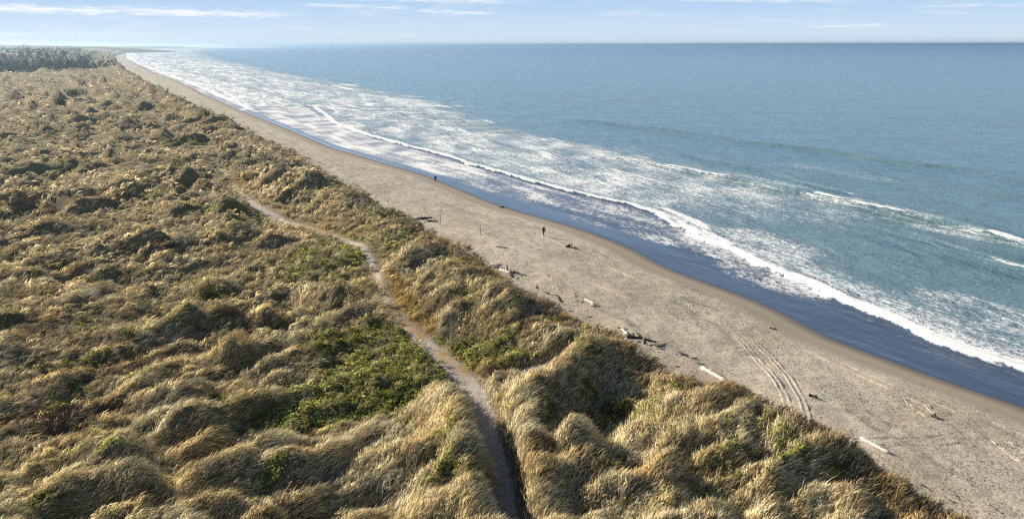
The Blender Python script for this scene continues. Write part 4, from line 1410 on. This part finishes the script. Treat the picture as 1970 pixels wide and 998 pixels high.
# ------------------------------------------------------------------ people
def skin_body(name, joints, edges, mat, parent, sub=2):
    """one continuous figure grown over a skeleton"""
    me = bpy.data.meshes.new(name)
    keys = list(joints)
    me.from_pydata([joints[k][0] for k in keys], [(keys.index(a), keys.index(b)) for a, b in edges], [])
    o = add(name, me, mat, parent)
    md = o.modifiers.new('skin', 'SKIN'); md.use_smooth_shade = True
    if not me.skin_vertices:
        me.skin_vertices.new()
    for i, k in enumerate(keys):
        r_ = joints[k][1]
        me.skin_vertices[0].data[i].radius = r_ if isinstance(r_, tuple) else (r_, r_)
    me.skin_vertices[0].data[0].use_root = True
    sb = o.modifiers.new('sub', 'SUBSURF'); sb.levels = 1; sb.render_levels = sub
    return o


M_SKIN = m_plain('skin', (0.42, 0.26, 0.18), (0.48, 0.31, 0.22), 8, 0.6, 0.05)
M_CLOTH_D = m_plain('black_cloth', (0.008, 0.008, 0.010), (0.02, 0.02, 0.024), 30, 0.95, 0.3, 0.005)
M_CLOTH_B = m_plain('charcoal_cloth', (0.018, 0.018, 0.022), (0.04, 0.04, 0.045), 30, 0.95, 0.3, 0.005)
M_HAIR = m_plain('dark_hair', (0.010, 0.007, 0.005), (0.03, 0.022, 0.015), 40, 0.6, 0.4, 0.004)
M_SHOE = m_plain('shoe', (0.03, 0.03, 0.03), (0.06, 0.06, 0.06), 30, 0.8)
M_EYE = m_plain('eye', (0.02, 0.015, 0.01), (0.04, 0.03, 0.02), 30, 0.3)


def person(px, h, heading, stride, label, trousers):
    x, y, z = sand_at_px(*px)
    root = add('person', None, label=label, cat='person')
    root.location = (x, y, z)
    root.rotation_euler = (0, 0, heading)
    k = h / 1.72
    S = lambda a, b, c: (a * k, b * k, c * k)
    st = stride
    J = {'pelvis': (S(0, 0, 0.93), (0.15 * k, 0.10 * k)), 'waist': (S(0, 0, 1.08), (0.135 * k, 0.09 * k)), 'chest': (S(0, 0.01, 1.28), (0.155 * k, 0.105 * k)), 'neck0': (S(0, 0.01, 1.44), 0.06 * k),
         'neck': (S(0, 0.02, 1.50), 0.052 * k), 'jaw': (S(0, 0.035, 1.555), (0.062 * k, 0.070 * k)), 'skull': (S(0, 0.03, 1.635), (0.075 * k, 0.090 * k)), 'crown': (S(0, 0.02, 1.695), (0.05 * k, 0.06 * k)),
         'nose': (S(0, 0.125, 1.60), 0.014 * k)}
    E = [('pelvis', 'waist'), ('waist', 'chest'), ('chest', 'neck0'), ('neck0', 'neck'), ('neck', 'jaw'), ('jaw', 'skull'), ('skull', 'crown'), ('skull', 'nose')]
    for s, sg in (('l', -1), ('r', 1)):
        f = st * sg
        J['hip' + s] = (S(sg * 0.09, 0, 0.88), 0.095 * k)
        J['knee' + s] = (S(sg * 0.10, f * 0.24 + 0.04, 0.48), 0.062 * k)
        J['calf' + s] = (S(sg * 0.10, f * 0.38 - 0.03, 0.30), 0.056 * k)
        J['ankle' + s] = (S(sg * 0.10, f * 0.62, 0.085), 0.040 * k)
        J['toe' + s] = (S(sg * 0.11, f * 0.62 + 0.17, 0.045), 0.036 * k)
        E += [('pelvis', 'hip' + s), ('hip' + s, 'knee' + s), ('knee' + s, 'calf' + s), ('calf' + s, 'ankle' + s), ('ankle' + s, 'toe' + s)]
        J['sh' + s] = (S(sg * 0.19, 0, 1.39), 0.058 * k)
        J['el' + s] = (S(sg * 0.25, -f * 0.12 - 0.02, 1.11), 0.043 * k)
        J['wr' + s] = (S(sg * 0.25, -f * 0.22 + 0.09, 0.88), 0.029 * k)
        J['palm' + s] = (S(sg * 0.25, -f * 0.24 + 0.12, 0.81), (0.018 * k, 0.038 * k))
        E += [('chest', 'sh' + s), ('sh' + s, 'el' + s), ('el' + s, 'wr' + s), ('wr' + s, 'palm' + s)]
        px_, py_, pz_ = sg * 0.25, -f * 0.24 + 0.12, 0.81
        for q in range(4):
            oy = -0.030 + 0.02 * q; ln_ = (0.065, 0.078, 0.082, 0.070)[q]
            J[f'f{q}a{s}'] = (S(px_, py_ + oy + 0.005, pz_ - 0.05), 0.009 * k)
            J[f'f{q}b{s}'] = (S(px_ - sg * 0.015, py_ + oy + 0.012, pz_ - 0.05 - ln_ * 0.8), 0.008 * k)
            E += [('palm' + s, f'f{q}a{s}'), (f'f{q}a{s}', f'f{q}b{s}')]
        J['th' + s] = (S(px_ - sg * 0.02, py_ + 0.05, pz_ - 0.01), 0.010 * k)
        J['thb' + s] = (S(px_ - sg * 0.03, py_ + 0.06, pz_ - 0.055), 0.009 * k)
        E += [('palm' + s, 'th' + s), ('th' + s, 'thb' + s)]
    skin_body('body', J, E, M_SKIN, root)
    g_ = lambda ks, kk: {q: (J[q][0], tuple(v + kk * k for v in (J[q][1] if isinstance(J[q][1], tuple) else (J[q][1],) * 2))) for q in ks}
    jac = g_(['pelvis', 'waist', 'chest', 'neck0', 'shl', 'ell', 'wrl', 'shr', 'elr', 'wrr'], 0.022)
    skin_body('jacket', jac, [('pelvis', 'waist'), ('waist', 'chest'), ('chest', 'neck0'), ('chest', 'shl'), ('shl', 'ell'), ('ell', 'wrl'), ('chest', 'shr'), ('shr', 'elr'), ('elr', 'wrr')], M_CLOTH_D, root)
    tro = g_(['pelvis', 'hipl', 'kneel', 'calfl', 'anklel', 'hipr', 'kneer', 'calfr', 'ankler'], 0.016)
    skin_body('trousers', tro, [('pelvis', 'hipl'), ('hipl', 'kneel'), ('kneel', 'calfl'), ('calfl', 'anklel'), ('pelvis', 'hipr'), ('hipr', 'kneer'), ('kneer', 'calfr'), ('calfr', 'ankler')], trousers, root)
    for s in 'lr':
        skin_body('shoe', g_(['ankle' + s, 'toe' + s], 0.014), [('ankle' + s, 'toe' + s)], M_SHOE, root)
    hj = {'a': (S(0, -0.015, 1.57), (0.070 * k, 0.060 * k)), 'b': (S(0, -0.012, 1.65), (0.084 * k, 0.088 * k)), 'c': (S(0, 0.005, 1.72), (0.06 * k, 0.07 * k))}
    skin_body('hair', hj, [('a', 'b'), ('b', 'c')], M_HAIR, root)
    for sg in (-1, 1):
        bm = bmesh.new(); bmesh.ops.create_uvsphere(bm, u_segments=8, v_segments=6, radius=0.012 * k)
        o = add('eye', bm_mesh('eye', bm, M_EYE), None, root); o.location = S(sg * 0.032, 0.112, 1.635)
        bm = bmesh.new(); bmesh.ops.create_uvsphere(bm, u_segments=8, v_segments=6, radius=0.026 * k, matrix=Matrix.Diagonal((0.5, 0.8, 1.3, 1)))
        o = add('ear', bm_mesh('ear', bm, M_SKIN), None, root); o.location = S(sg * 0.082, 0.02, 1.605)
    bm = bmesh.new(); bmesh.ops.create_uvsphere(bm, u_segments=8, v_segments=6, radius=0.022 * k, matrix=Matrix.Diagonal((1, 0.4, 0.3, 1)))
    o = add('mouth', bm_mesh('mouth', bm, M_EYE), None, root); o.location = S(0, 0.115, 1.55)


person((1046, 454), 1.75, R(25), 0.55, 'person in black clothes walking across the middle of the beach', M_CLOTH_B)
person((838, 349.5), 1.60, R(190), 0.15, 'person in black standing near the waterline on the far beach', M_CLOTH_D)

# ------------------------------------------------------------------ sea haze
m, t = mat_new('sea_haze')
pv = t.new('ShaderNodeVolumePrincipled')
pv.inputs['Color'].default_value = (0.58, 0.80, 1.0, 1)
pv.inputs['Density'].default_value = 1.15e-4
pv.inputs['Anisotropy'].default_value = 0.75
out_surface(t, None, pv.outputs[0])
bm = bmesh.new()
bmesh.ops.create_cube(bm, size=1.0)
me = bm_mesh('haze', bm, m)
hz = add('haze', me, kind='stuff', label='thin pale sea haze over the whole coast')
hz.scale = (240000, 240000, 120)
hz.location = (0, 0, -6.0 - 0)
hz.scale = (240000, 240000, 170)
hz.location = (0, 0, 45 - 85)
